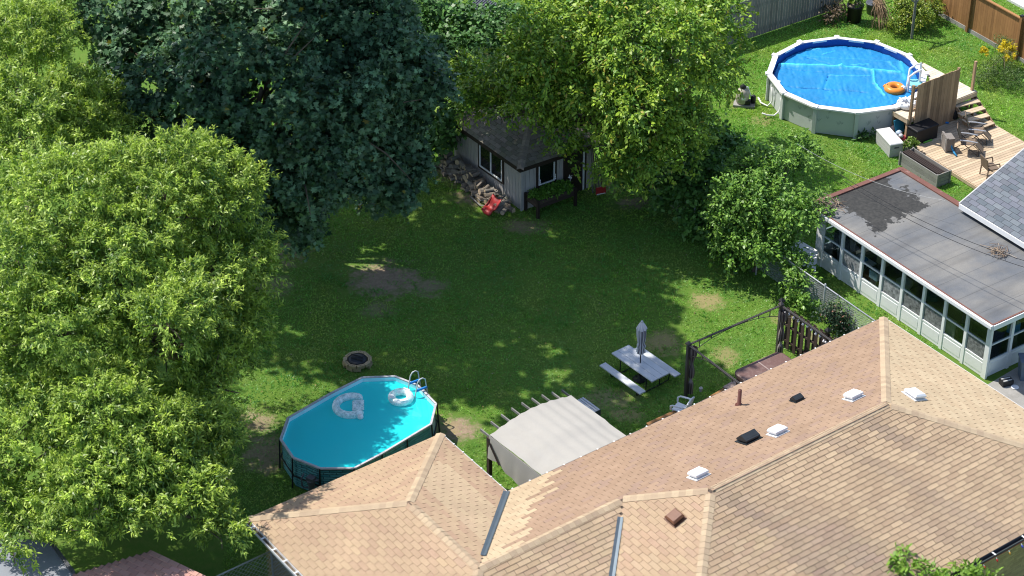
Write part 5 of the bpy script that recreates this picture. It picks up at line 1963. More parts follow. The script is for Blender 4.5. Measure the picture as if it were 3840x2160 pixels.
# firewood
m_cut = M('cut_wood', None, .85, .15, 12, 50, .25, .3)
logs = []
for v in range(7):
    r = [.11, .095, .08, .12, .065, .09, .075][v]
    mb = MB()
    bk = mixc((.17, .14, .11), (.27, .245, .21), v / 6)
    n = 9
    a = [random.uniform(.88, 1.12) for _ in range(n)]
    i0 = 0
    for side in (-1, 1):
        for j in range(n):
            t = 2 * math.pi * j / n
            mb.v.append((side * .21, r * a[j] * math.cos(t), r * a[j] * math.sin(t)))
    if v in (2, 4, 6):   # split piece: flatten one side
        mb.v = [(x_, y_, min(z_, r * .2)) for x_, y_, z_ in mb.v]
    for j in range(n):
        mb.f.append((j, (j + 1) % n, n + (j + 1) % n, n + j)); mb.c.append(bk); mb.mi.append(0)
    for f_ in (tuple(reversed(range(n))), tuple(range(n, 2 * n))):
        mb.f.append(f_); mb.c.append((.58, .44, .28) if v % 2 == 0 else (.48, .37, .26)); mb.mi.append(1)
    o = mb.build('firewood_log', [m_cut, m_cut])
    logs.append((o, r))
LOGLAB = {0: 'round cut firewood log with pale end in the heap along the shed wall', 1: 'split firewood piece with rough bark in the heap along the shed wall'}
protos_used = set()
x = .15
cols_ = np.arange(.2, 4.75, .175)
for lay, (zb, dep_) in enumerate(((.1, .62), (.1, .28), (.27, .5), (.28, .25), (.44, .42), (.58, .30))):
    for x in cols_:
        taper = min(1, (x + .2) / 1.4) if lay > 1 else 1
        if lay >= 4 and (x < 1.3 or random.random() < .2):
            continue
        if lay >= 2 and x < .5:
            continue
        if lay == 5 and x < 2.4:
            continue
        vi = random.choices(range(7), [5, 3, 4, 4, 3, 4, 3])[0]
        o, r = logs[vi]
        ctr = sh(x + random.uniform(-.05, .05), -.1 - dep_ - random.uniform(-.06, .06), zb + random.uniform(-.03, .05))
        ax_ = (-sbv + sa * random.gauss(0, .35) + Z3 * random.gauss(.0, .14)).normalized()
        if random.random() < .12:
            ax_ = (sa + sbv * random.gauss(0, .3)).normalized()
        y_ = Z3.cross(ax_).normalized(); z_ = ax_.cross(y_)
        rot = Matrix((ax_, y_, z_)).transposed().to_4x4() @ Matrix.Rotation(random.uniform(0, 6.28), 4, 'X') @ Matrix.Diagonal((random.uniform(.75, 1.1), 1, 1, 1))
        rot.translation = ctr
        if vi in protos_used:
            o2 = copy_mesh(o, 'firewood_log', rot)
        else:
            o.matrix_local = rot; protos_used.add(vi); o2 = o
        kd = 1 if vi in (2, 4, 6) else 0
        zone = ['beside the shed corner', 'below the right window pane', 'below the left window pane', 'at the far left wall end'][min(3, int(x / 1.2))]
        rowl = ['in the outer bottom row', 'in the inner bottom row', 'in the outer second row', 'in the inner second row', 'in the third row', 'on top of the heap'][lay]
        tag(o2, ('round cut log ' if kd == 0 else 'split log ') + rowl + ' ' + zone, 'log', 'round firewood logs' if kd == 0 else 'split firewood pieces')
for vi in range(7):
    if vi not in protos_used:
        bpy.data.objects.remove(logs[vi][0])
for k, (a, e, mid) in enumerate((((1765, 737), (1835, 775), (1800, 770)), ((1770, 722), (1845, 752), (1800, 752)), ((1785, 712), (1840, 748), (1800, 745)))):
    tag(MB().tube([G(*a, .1), G(*mid, .12), G(*e, .14)], [.035, .03, .025], 6).build('dead_branch', m_grwood, None, True), ['lowest bent bare branch lying before the woodpile by the red sled', 'middle bent bare branch lying before the woodpile by red sled', 'upper bent bare branch lying against the woodpile by red sled'][k], 'branch', 'branches by the woodpile')
# red plastic sled
rs = thing('red_sled', 'faded red plastic sled leaning on the front of the woodpile', 'sled', G(1845, 810))
e0, e1 = G(1822, 803, .05), G(1868, 750, .40)
wv = ang(-45) * .25
V, F = [], []
ns, nw = 10, 6
for j in range(ns + 1):
    f_ = j / ns
    c = e0.lerp(e1, f_) + Z3 * (.10 * math.sin(f_ * math.pi * 3) * .5 + (.08 if f_ > .85 else 0))
    for i in range(nw + 1):
        g = i / nw * 2 - 1
        V.append(c + wv * g + Z3 * (.09 * abs(g) ** 3) + Y3 * -.03 * (1 - g * g))
F = [(j * (nw + 1) + i, j * (nw + 1) + i + 1, (j + 1) * (nw + 1) + i + 1, (j + 1) * (nw + 1) + i) for j in range(ns) for i in range(nw)]
o = npmesh('shell', np.array(V), np.array(F), m_red, rs, smooth=True)
md = o.modifiers.new('thick', 'SOLIDIFY'); md.thickness = .02
MB().tube([V[0] + Vector((0, 0, .02)), V[ns // 2 * (nw + 1)] + Vector((0, 0, .03)), V[ns * (nw + 1)] + Vector((0, 0, .02))], .02, 6).build('rim', m_red, rs)
# raised planter in front of the shed
rpA, rpB = G(1972, 722, .8), G(2036, 758, .8)
rb = thing('raised_planter', 'dark brown raised planter on legs filled with green plants at shed', 'planter', G(2060, 820))
qd = ang(33); qw = ang(-53)
LB, WB = 1.75, .78
o4 = rpA
for off in (.0, WB):
    cc = o4 + qd * LB / 2 + qw * off - Z3 * .17
    for k in range(2):
        piece('side_board', cc + Z3 * (.085 - .17 * k), (LB, .035, .165), (qd, qw, Z3), m_brwood, rb)
for s_ in (0, LB):
    cc = o4 + qd * s_ + qw * WB / 2 - Z3 * .17
    for k in range(2):
        piece('end_board', cc + Z3 * (.085 - .17 * k), (WB, .035, .165), (qw, qd, Z3), m_brwood, rb)
    for off in (0, WB):
        c = o4 + qd * s_ + qw * off
        piece('leg', (c.x, c.y, .4), (.1, .1, .8), (qd, qw, Z3), m_brown, rb)
cc = o4 + qd * LB / 2 + qw * WB / 2
MB().box((cc.x, cc.y, .6), (LB - .05, WB - .05, .2), (qd, qw, Z3)).build('soil', m_dirt, rb)
PLANTER = (cc.x, cc.y, .78)
pwh = thing('garden_pinwheel', 'small white pinwheel stuck in the raised planter beside the door', 'pinwheel', G(2140, 690, .8))
c = G(2138, 692, .75)
MB().tube([c, c + Z3 * .35], .01, 5).build('stick', m_white, pwh)
for k in range(4):
    a = R(90 * k + 20)
    e = X3 * math.cos(a) + Z3 * math.sin(a); e2 = X3 * math.cos(a + 1) + Z3 * math.sin(a + 1)
    mb = MB(); mb.poly([c + Z3 * .36, c + Z3 * .36 + e * .11, c + Z3 * .36 + e2 * .07 - Y3 * .03]); mb.build('vane', m_white, pwh)
mr = MB().hexa([G(1730, 44, 2.0), G(1790, 66, 2.0), G(1850, 30, 2.0), G(1785, 10, 2.0)], [p + Z3 * .03 for p in (G(1730, 44, 2.0), G(1790, 66, 2.0), G(1850, 30, 2.0), G(1785, 10, 2.0))])
ms = thing('metal_lean_to', 'dark corrugated metal roof glimpsed between the trees', 'shed', G(1790, 150))
for k in range(9):
    f_ = k / 8
    a, e = G(1735, 48, 2.0).lerp(G(1800, 72, 2.0), f_), G(1800, -10, 2.2).lerp(G(1865, 14, 2.2), f_)
    MB().tube([a, e], .06, 6).build('roof_rib', m_gutd, ms)
MB().hexa([G(1735, 50), G(1800, 74), G(1865, 16), G(1800, -8)], [G(1735, 50, 1.92), G(1800, 74, 1.92), G(1865, 16, 1.92), G(1800, -8, 1.92)]).build('wall', m_dark, ms)

# ------------------------------------------------------------------ roofs at the lower left
pk = thing('pink_roof_house', 'neighbour building with faded pink shingled roof under the big tree', 'house', G(620, 2300))
k0 = G(560, 2068, 2.6)
kd, ke = ang(-31.8), ang(-148)
kd, ke = ang(-40), ang(-130)
kz = .32
rr0 = [k0 - ke * 0, k0 + kd * 5, k0 + kd * 5 + ke * 5 + Z3 * 0, k0 + ke * 5]
# slope falls toward the lower left; ridge along the right hand edge
e_l = ang(-145)
A0 = k0; A1 = G(780, 2172, 2.6) + (G(780, 2172, 2.6) - k0) * 1.5
B0 = G(255, 2160, 2.25); B1 = B0 + (A1 - A0)
ppl = [[B0, B1, A1, A0]]
b = MB(); b.poly(ppl[0]); b.poly([p - Z3 * .15 for p in ppl[0]])
for i in range(4):
    p, q = ppl[0][i], ppl[0][(i + 1) % 4]
    b.poly([p, q, q - Z3 * .15, p - Z3 * .15])
prf = b.build('roof', m_deckroof, pk)
shingles(prf, ppl, lambda pi, p, j: mixc((.50, .29, .24), (.40, .22, .18), random.random()), .36, .16)
b4 = [p * .97 + (sum(ppl[0], Vector()) / 4) * .03 for p in ppl[0]]
MB().hexa([Vector((p.x, p.y, 0)) for p in b4], [p - Z3 * .16 for p in b4]).build('wall', M('pale_siding', (.4, .38, .35), .8), pk)
gk = thing('grey_roof_shed', 'low outbuilding with flat grey roof sheet at the lower left corner', 'shed', G(250, 2200))
c4 = [G(-60, 2010, 2.3), G(185, 2030, 2.3), G(275, 2150, 2.3), G(120, 2330, 2.3), G(-60, 2300, 2.3)]
MB().hexa([p - Z3 * .12 for p in c4], c4).build('roof', M('grey_sheet_roof', (.22, .235, .26), .6, .2, 2, 30, .1, .1), gk)
MB().hexa([Vector((p.x, p.y, 0)) for p in c4], [p - Z3 * .13 for p in c4]).build('wall', m_conc, gk)
MB().beam(c4[1] + Z3 * .02, c4[2] + Z3 * .02, .12, .1).build('edge_flashing', m_gutd, gk)

# ------------------------------------------------------------------ foliage
LEAFSHAPE = {
    'lance': np.array([(0, 0), (.5, .45), (0, 1), (-.5, .45)]),
    'oval': np.array([(0, 0), (.42, .22), (.40, .68), (0, 1), (-.40, .68), (-.42, .22)]),
    'maple': np.array([(0, 0), (.55, .12), (.30, .42), (.58, .70), (.16, .66), (0, 1.0), (-.16, .66), (-.58, .70), (-.30, .42), (-.55, .12)]),
}


def unit(v):
    return v / np.maximum(np.linalg.norm(v, axis=-1, keepdims=True), 1e-6)


def leaf_mesh(name, parent, P, D, Nn, L, W, col, shape, mat):
    """every leaf a small flat polygon of its own, slightly folded along the midrib"""
    S = LEAFSHAPE[shape]
    k = len(S)
    side = unit(np.cross(D, Nn))
    up = np.cross(side, D)
    V = P[:, None, :] + D[:, None, :] * (S[None, :, 1, None] * L[:, None, None]) + side[:, None, :] * (S[None, :, 0, None] * W[:, None, None]) \
        + up[:, None, :] * ((np.abs(S[None, :, 0, None]) * .28 - (S[None, :, 1, None] ** 2) * .12) * L[:, None, None])
    F = np.arange(len(P) * k).reshape(-1, k)
    return npmesh(name, V.reshape(-1, 3), F, mat, parent, np.repeat(col, k, 0))


def spray_leaves(C, A, nleaf, twig, L, W, base, tip, droop=.3, spread=.09, cvar=.2, rg=None):
    """leaves set along twigs that start at C and point along A"""
    n = len(C)
    t = rg.uniform(0, 1, (n, nleaf)) ** .8
    tw = twig * rg.uniform(.6, 1.25, n)
    bend = -droop * (t ** 2)[..., None] * np.array([0, 0, 1.0]) * tw[:, None, None] * .8
    P = C[:, None] + A[:, None] * ((t - .25) * tw[:, None])[..., None] + bend + rg.normal(0, spread, (n, nleaf, 3)) * (1.15 - .7 * t)[..., None]
    r = rg.normal(0, 1, (n, nleaf, 3))
    D = unit(A[:, None] * .75 + r * .55 + np.array([0, 0, -droop]))
    Nn = unit(np.array([0, 0, .9]) + A[:, None] * .25 + rg.normal(0, .45, (n, nleaf, 3)))
    Ls = L * rg.uniform(.5, 1.4, (n, nleaf)); Ws = W * rg.uniform(.55, 1.35, (n, nleaf))
    sp = rg.uniform(0, 1, (n, 1, 1))
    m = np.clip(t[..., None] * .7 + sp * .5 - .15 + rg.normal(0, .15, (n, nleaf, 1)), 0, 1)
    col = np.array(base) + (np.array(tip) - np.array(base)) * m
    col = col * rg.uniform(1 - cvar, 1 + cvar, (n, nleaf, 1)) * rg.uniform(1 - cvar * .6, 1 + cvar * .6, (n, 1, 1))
    return [x.reshape(-1, x.shape[-1]) for x in (P, D, Nn)] + [Ls.ravel(), Ws.ravel(), col.reshape(-1, 3)]


def lobes_to_sprays(lobes, n, rg, up=.25, low=-.45, fill=.25, cull=.72):
    lobes = np.array(lobes, float)
    ar = (lobes[:, 3] * lobes[:, 4] + lobes[:, 3] * lobes[:, 5] + lobes[:, 4] * lobes[:, 5])
    li = rg.choice(len(lobes), n, p=ar / ar.sum())
    d = unit(rg.normal(0, 1, (n, 3)))
    flip = (d[:, 2] < low) & (rg.random(n) < .8)
    d[flip, 2] *= -1
    ph = rg.uniform(0, 6.28, (len(lobes), 3))
    bump = 1 + .10 * np.sin(d[:, 0] * 5 + ph[li, 0]) + .10 * np.sin(d[:, 1] * 6 + ph[li, 1]) + .08 * np.sin(d[:, 2] * 7 + ph[li, 2])
    r = np.where(rg.random(n) < fill, rg.uniform(.4, .85, n), rg.uniform(.84, 1.04, n)) * bump
    c = lobes[li, :3] + d * lobes[li, 3:6] * r[:, None]
    keep = np.ones(n, bool)
    for k, lb in enumerate(lobes):
        q = np.linalg.norm((c - lb[:3]) / lb[3:6], axis=1)
        keep &= (q > cull) | ((li == k) & (q > .4))
    c, d = c[keep], d[keep]
    a = unit(d * 1.0 + rg.normal(0, .45, c.shape) + np.array([0, 0, up]))
    return c, a


def knobbly(lobes, k, rg, lo=.30, hi=.46, core=.68):
    """break each mass of a crown into branch-sized clumps with hollows between"""
    out = []
    for l in lobes:
        l = np.array(l, float)
        out.append([*l[:3], *(l[3:6] * core)])
        for _ in range(k):
            d = unit(rg.normal(0, 1, 3))
            if d[2] < -.5:
                d[2] *= -1
            f = rg.uniform(lo, hi)
            c = l[:3] + d * l[3:6] * (1.02 - f * .75)
            out.append([*c, *(l[3:6] * f * np.array([1.1, 1.1, .8]))])
    return out


def in_view(C, m=420):
    z = C[:, 2] - CAM_H
    dp_ = C[:, 1] * cP - z * sP
    x = 1920 + FOC * C[:, 0] / dp_; y = 1080 - FOC * (C[:, 1] * sP + z * cP) / dp_
    return (x > -m) & (x < 3840 + m) & (y > -m) & (y < 2160 + m)


def tree(name, label, foot, lobes, nspray, kind, seed, group=None, cat='tree', trunk_r=.22, extra=None, thin_out=True, bark=None, upper=None, knob=9):
    rg = np.random.default_rng(seed)
    t = thing(name, label, cat, Vector((foot[0], foot[1], 0)), group)
    lb = np.array(lobes, float)
    ctr = lb[:, :3].mean(0)
    # trunk and limbs
    mb = MB()
    f = Vector((foot[0], foot[1], 0))
    top = Vector(ctr)
    zc = max(1.0, min(top.z * .55, 3.5))
    fork = f.lerp(Vector((top.x, top.y, zc)), .5); fork.z = zc
    mb.tube([f, f.lerp(fork, .4), fork], [trunk_r * 1.35, trunk_r, trunk_r * .85], 9)
    tr_ = mb.build('trunk', bark or m_bark, t, True)
    for k, l in enumerate(lb):
        e = Vector(l[:3])
        mid = fork.lerp(e, .5) + Vector(tuple(rg.normal(0, .2, 3)))
        mid.z = max(mid.z, .3)
        tips = [e + Vector(tuple(rg.normal(0, 1, 3) * l[3:6] * .5)) for _ in range(4)]
        mb = MB().tube([fork, mid, e], [trunk_r * .6, trunk_r * .36, trunk_r * .2], 6)
        for tp in tips:
            mb.tube([mid.lerp(e, rg.uniform(.3, 1)), e.lerp(tp, .6), tp], [trunk_r * .16, trunk_r * .10, .012], 5)
        mb.build('limb', bark or m_bark, t, True)
    if knob:
        lobes = knobbly(lobes, knob, rg, core=kind.get('core', .68))
    C, A = lobes_to_sprays(lobes, nspray, rg, **kind.get('lob', {}))
    C, A = C[C[:, 2] > kind.get('zmin', .3)], A[C[:, 2] > kind.get('zmin', .3)]
    if thin_out:       # nothing lies beyond the photo's reach but what shades it: keep half there
        v = in_view(C) | (rg.random(len(C)) < .5)
        C, A = C[v], A[v]
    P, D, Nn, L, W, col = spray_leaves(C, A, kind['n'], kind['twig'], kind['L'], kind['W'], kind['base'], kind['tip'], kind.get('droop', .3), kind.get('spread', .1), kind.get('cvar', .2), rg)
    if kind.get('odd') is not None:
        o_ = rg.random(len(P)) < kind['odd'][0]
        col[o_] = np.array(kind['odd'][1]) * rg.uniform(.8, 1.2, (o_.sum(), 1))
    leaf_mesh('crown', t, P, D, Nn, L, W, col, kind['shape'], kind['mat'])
    if upper:           # unseen crown top, its lobes placed and shaped for the shade they cast
        C, A = lobes_to_sprays(upper[0], upper[1], rg, up=.1, low=-.9)
        a = spray_leaves(C, A, 18, 1.0, .36, .36, kind['base'], kind['tip'], .4, .25, .2, rg)
        leaf_mesh('unseen_crown', t, *a, kind['shape'], kind['mat'])
    return t


def LB(px, py, z, rx, ry=None, rz=None):
    p = G(px, py, z)
    return [p.x, p.y, p.z, rx, ry or rx, rz or rx]


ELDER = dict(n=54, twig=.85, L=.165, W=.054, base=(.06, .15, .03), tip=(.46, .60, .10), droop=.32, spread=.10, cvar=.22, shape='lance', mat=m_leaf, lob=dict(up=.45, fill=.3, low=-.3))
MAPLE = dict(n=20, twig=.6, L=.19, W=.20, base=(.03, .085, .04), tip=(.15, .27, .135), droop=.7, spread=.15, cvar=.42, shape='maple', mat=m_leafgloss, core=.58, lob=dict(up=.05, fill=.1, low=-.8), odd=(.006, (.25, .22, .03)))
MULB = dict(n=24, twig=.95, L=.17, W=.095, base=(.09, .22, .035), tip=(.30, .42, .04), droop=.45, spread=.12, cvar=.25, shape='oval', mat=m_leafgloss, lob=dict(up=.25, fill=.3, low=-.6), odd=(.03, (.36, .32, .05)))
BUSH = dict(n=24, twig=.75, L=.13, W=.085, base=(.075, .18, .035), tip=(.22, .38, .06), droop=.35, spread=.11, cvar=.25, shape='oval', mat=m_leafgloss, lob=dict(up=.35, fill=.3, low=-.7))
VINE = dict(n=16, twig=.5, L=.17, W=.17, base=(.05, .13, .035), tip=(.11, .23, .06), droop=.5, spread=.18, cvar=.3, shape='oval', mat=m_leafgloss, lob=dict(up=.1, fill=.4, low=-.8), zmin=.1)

# box elders down the left boundary
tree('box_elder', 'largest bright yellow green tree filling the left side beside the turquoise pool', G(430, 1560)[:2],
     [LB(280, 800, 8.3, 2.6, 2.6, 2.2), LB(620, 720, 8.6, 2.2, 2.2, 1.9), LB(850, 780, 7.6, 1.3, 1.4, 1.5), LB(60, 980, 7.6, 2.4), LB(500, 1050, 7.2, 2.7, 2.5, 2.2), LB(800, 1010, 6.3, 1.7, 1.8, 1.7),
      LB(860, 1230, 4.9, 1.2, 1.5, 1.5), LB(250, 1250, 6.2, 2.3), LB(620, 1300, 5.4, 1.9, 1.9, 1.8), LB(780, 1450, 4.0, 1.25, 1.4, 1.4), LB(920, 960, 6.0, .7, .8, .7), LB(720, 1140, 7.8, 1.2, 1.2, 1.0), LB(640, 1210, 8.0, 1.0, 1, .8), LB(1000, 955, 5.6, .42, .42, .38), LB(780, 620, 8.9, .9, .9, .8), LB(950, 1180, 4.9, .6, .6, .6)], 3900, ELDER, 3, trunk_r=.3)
tree('box_elder', 'light green tree behind the largest left tree in the upper left corner', G(40, 1000)[:2],
     [LB(60, 250, 8.2, 2.1), LB(250, 420, 7.6, 1.7, 1.7, 1.5), LB(60, 520, 8.0, 2.0), LB(390, 400, 7.0, .9, .9, .8), LB(420, 500, 6.9, .8), LB(140, 60, 8.2, 1.7), LB(300, 560, 6.8, 1.4)], 1700, ELDER, 5, trunk_r=.25)
tree('box_elder', 'bushy green tree hanging over the pink roof at lower left', G(330, 1960)[:2],
     [LB(390, 1560, 5.2, 1.5, 1.6, 1.3), LB(620, 1660, 4.5, 1.25, 1.3, 1.1), LB(780, 1640, 3.9, .95, 1., 1.0), LB(430, 1760, 4.6, 1.4, 1.3, 1.1), LB(270, 1880, 4.3, 1.0, 1., .8), LB(500, 1890, 4.1, 1.0, .9, .7), LB(700, 1860, 3.6, 1.1, 1.1, .85), LB(830, 1980, 3.1, .55, .6, .5), LB(760, 1780, 3.4, .95, 1, .9), LB(340, 1990, 3.9, .35, .35, .3)], 1700, ELDER, 8, trunk_r=.2)
tree('box_elder', 'green tree at the lower left edge above the grey roof sheet', G(-60, 2080)[:2],
     [LB(60, 1600, 4.8, 1.4), LB(0, 1740, 4.4, 1.2), LB(80, 1860, 3.6, .8, .8, .6), LB(-60, 1450, 5.2, 1.6), LB(140, 1480, 4.6, 1.1), LB(210, 1670, 4.1, 1.1, 1.1, .9), LB(20, 1250, 6.0, 1.3), LB(20, 1960, 3.4, .55, .5, .45), LB(110, 1990, 3.5, .6, .6, .4), LB(50, 2060, 3.2, .5, .5, .3), LB(240, 1990, 3.5, .5, .5, .35), LB(30, 1880, 3.8, .8, .7, .6), LB(170, 1900, 3.6, .6, .5, .5)], 900, ELDER, 9, trunk_r=.18)
# dark maples
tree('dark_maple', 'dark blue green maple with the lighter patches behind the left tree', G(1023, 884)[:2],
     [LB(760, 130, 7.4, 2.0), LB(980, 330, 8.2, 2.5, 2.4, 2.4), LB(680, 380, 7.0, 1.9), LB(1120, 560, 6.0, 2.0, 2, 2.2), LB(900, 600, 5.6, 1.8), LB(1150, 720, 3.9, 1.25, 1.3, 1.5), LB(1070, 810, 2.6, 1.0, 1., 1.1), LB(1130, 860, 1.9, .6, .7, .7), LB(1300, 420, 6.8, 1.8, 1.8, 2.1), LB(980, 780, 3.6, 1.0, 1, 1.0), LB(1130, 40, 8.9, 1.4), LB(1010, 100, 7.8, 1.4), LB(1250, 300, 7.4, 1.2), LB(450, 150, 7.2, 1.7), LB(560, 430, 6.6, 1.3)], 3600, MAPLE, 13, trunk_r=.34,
     upper=([[-8.3, 65.1, 18.5, 3.9, 3.9, 3.2], [-5.6, 63.2, 18.6, 2.9, 2.8, 2.6], [-8.8, 69.8, 18, 3.1, 3.2, 4], [-13.0, 65.8, 18.3, 2.7, 2.5, 3.2], [-16.6, 66.8, 17.5, 2.6, 2.4, 2.6]], 760))
tree('dark_maple', 'dark maple with hanging column of leaves left of the grey shed', G(1500, 640)[:2],
     [LB(1350, 100, 8.4, 2.0, 2, 2.2), LB(1500, 250, 7.4, 1.6, 1.6, 2.0), LB(1500, 420, 5.6, 1.2, 1.3, 1.7), LB(1420, 540, 4.6, 1.4, 1.4, 1.6), LB(1500, 660, 3.2, .95, 1., 1.1), LB(1440, 720, 2.3, .75, .8, .8), LB(1270, 640, 4.2, 1.2), LB(1540, 330, 6.2, .8, .8, 1.0)], 2100, MAPLE, 14, trunk_r=.28,
     upper=([[-7.5, 71.2, 16.5, 3.4, 3.4, 3.4], [-9.5, 75.7, 16.5, 3.8, 3.6, 3.6], [-5.8, 67.2, 16.3, 1.9, 1.9, 2.2], [-13.7, 75.8, 16.5, 2.6, 2.4, 2.6]], 470))
# tree over the shed
tree('mulberry_tree', 'bright tree with yellow green sunlit side spreading over the shed roof', G(2450, 640)[:2],
     [LB(2300, 150, 7.2, 2.2, 2.2, 1.8), LB(2520, 230, 6.6, 1.8, 2, 1.8), LB(2420, 400, 5.6, 1.6, 1.6, 1.6), LB(2050, 180, 7.0, 1.7, 1.7, 1.4), LB(2200, 360, 5.6, 1.6, 1.6, 1.3), LB(2620, 60, 6.2, 1.7, 1.9, 1.6), LB(2400, 540, 4.0, 1.25, 1.3, 1.2), LB(2560, 480, 4.2, 1.1, 1.2, 1.2),
      LB(2010, 360, 5.2, 1.2, 1.2, .8), LB(1840, 330, 4.6, 1.0, 1., .7), LB(2080, 460, 4.3, .85, .9, .6), LB(2330, 630, 2.9, .75, .8, .8), LB(2680, 250, 4.8, .9, 1, 1), LB(2130, 560, 3.2, .5, .5, .4), LB(1740, 380, 3.9, .6, .6, .45), LB(2700, 130, 4.6, .7), LB(1900, 410, 4.1, .7, .7, .4), LB(1760, 290, 4.3, .8, .8, .6), LB(1980, 250, 5.6, 1.2, 1.2, .9)], 3700, MULB, 17, trunk_r=.22)
# bush on the right boundary
tree('mulberry_bush', 'large green bush growing through the chain link fence by the sunroom', G(2830, 1020)[:2],
     [LB(2850, 640, 3.0, 1.05, 1.1, 1.0), LB(2800, 780, 2.5, 1.25, 1.2, 1.1), LB(2960, 780, 2.5, 1.1, 1.1, 1.0), LB(2880, 900, 1.7, 1.1, 1, 1.0), LB(2760, 900, 1.5, .85, .8, .9), LB(2950, 620, 2.9, .6), LB(3000, 560, 2.6, .5, .5, .5)], 1250, BUSH, 21, 'bushes along the chain link fence', 'bush', .09)
tree('hedge_bush', 'dark green vine covered bush between the shed tree and the fence bush', G(2560, 800)[:2],
     [LB(2560, 690, 1.4, .9, .9, .8), LB(2680, 760, 1.3, .85, .8, .8), LB(2440, 640, 1.3, .7, .7, .7), LB(2640, 640, 1.9, .8), LB(2400, 580, 1.6, .7), LB(2360, 660, 1.0, .5, .5, .6), LB(2620, 830, .7, .6, .6, .6), LB(2740, 880, .7, .5, .6, .6), LB(2500, 740, .7, .45, .5, .5), LB(2720, 560, 2.0, .8, .8, .8), LB(2800, 950, .5, .45, .5, .45), LB(2700, 850, .8, .5, .6, .5)], 900, dict(VINE, base=(.06, .155, .035), tip=(.15, .30, .06)), 23, 'bushes along the chain link fence', 'bush', .07)
tree('wild_grape', 'shadowy grape vine thicket between the dark maple and the bright tree', G(1800, 330)[:2],
     [LB(1760, 240, 3.0, 1.5, 1.5, 1.2), LB(1900, 140, 3.6, 1.6, 1.6, 1.3), LB(1700, 120, 3.4, 1.2), LB(1930, 290, 3.2, 1.1, 1.1, .9), LB(1660, 420, 2.2, .8, .8, .9), LB(1640, 330, 2.4, .8), LB(2100, 60, 3.6, 1.6), LB(1640, 520, 1.1, .7, .7, .8), LB(1620, 230, 3, 1.1), LB(1610, 60, 3.6, 1.4), LB(1680, 480, 1.8, .6, .6, .7)], 1700, VINE, 27, None, 'vines', .08)
tree('fence_vine', 'leafy vine climbing the chain link fence below the white table', G(2990, 1150)[:2],
     [LB(2990, 1080, .7, .35, .35, .5), LB(2980, 1010, .9, .4, .4, .35), LB(3010, 1140, .35, .3, .3, .3)], 90, BUSH, 29, None, 'vine', .03)
tree('rose_bush', 'dark leaved rose bush with faded blooms behind the privacy fence', G(3140, 1235)[:2],
     [LB(3120, 1180, .6, .42, .42, .45), LB(3160, 1215, .4, .38, .4, .35)], 90, dict(VINE, L=.10, W=.06, base=(.022, .05, .028), tip=(.035, .07, .035), odd=(.05, (.34, .18, .14)), n=22, twig=.3), 31, None, 'shrub', .02)
tree('front_shrub', 'bright green leafy shrub rising before the lower right roof edge', G(3330, 2420)[:2],
     [LB(3400, 2140, 2.6, .55, .55, .5), LB(3620, 2170, 2.5, .6, .6, .5), LB(3500, 2260, 2.3, .8), LB(3440, 2090, 2.75, .25, .25, .3)], 190, dict(BUSH, L=.16, W=.075, base=(.13, .25, .03), tip=(.22, .36, .05), n=20, twig=.4), 33, None, 'shrub', .06)
# corner bed at the back
tree('garden_shrub', 'yellow green shrub in the back corner beside the clothes post', G(3390, 110)[:2],
     [LB(3400, 35, .8, .6, .6, .55), LB(3440, 70, .6, .55, .5, .45), LB(3365, 100, .4, .35, .35, .35), LB(3490, 35, .6, .45)], 280, dict(BUSH, L=.11, W=.06, base=(.07, .15, .02), tip=(.26, .30, .03), n=22, twig=.4), 35, None, 'shrub', .03)
tree('garden_shrub', 'low dark shrub with brown dry leaves left of the black plant pot', G(3180, 70)[:2],
     [LB(3140, 40, .4, .36, .4, .35), LB(3110, 70, .25, .3)], 60, dict(VINE, L=.12, W=.08, base=(.08, .06, .035), tip=(.14, .10, .06), n=16, twig=.4), 36, None, 'shrub', .02)
tree('goldenrod', 'goldenrod clump with yellow flower heads by the orange fence', G(3760, 275)[:2],
     [LB(3770, 190, .75, .45, .5, .4), LB(3740, 260, .5, .6, .6, .5), LB(3700, 300, .3, .5, .5, .4), LB(3800, 310, .3, .6, .6, .4)], 260, dict(BUSH, L=.10, W=.022, base=(.06, .12, .03), tip=(.12, .18, .05), n=26, twig=.45), 37, None, 'plant', .02)
for k, (x, y, z, r) in enumerate(((3775, 190, .95, .30), (3690, 200, .8, .14), (3790, 225, .75, .16))):
    rg = np.random.default_rng(60 + k)
    C, A = lobes_to_sprays([LB(x, y, z, r, r, r * .8)], 26 if k == 0 else 9, rg, up=.8)
    a = spray_leaves(C, A, 30, .25, .09, .05, (.55, .42, .02), (.70, .56, .03), .1, .04, .15, rg)
    leaf_mesh('flower_head', bpy.data.objects['goldenrod'], *a, 'lance', m_leaf)
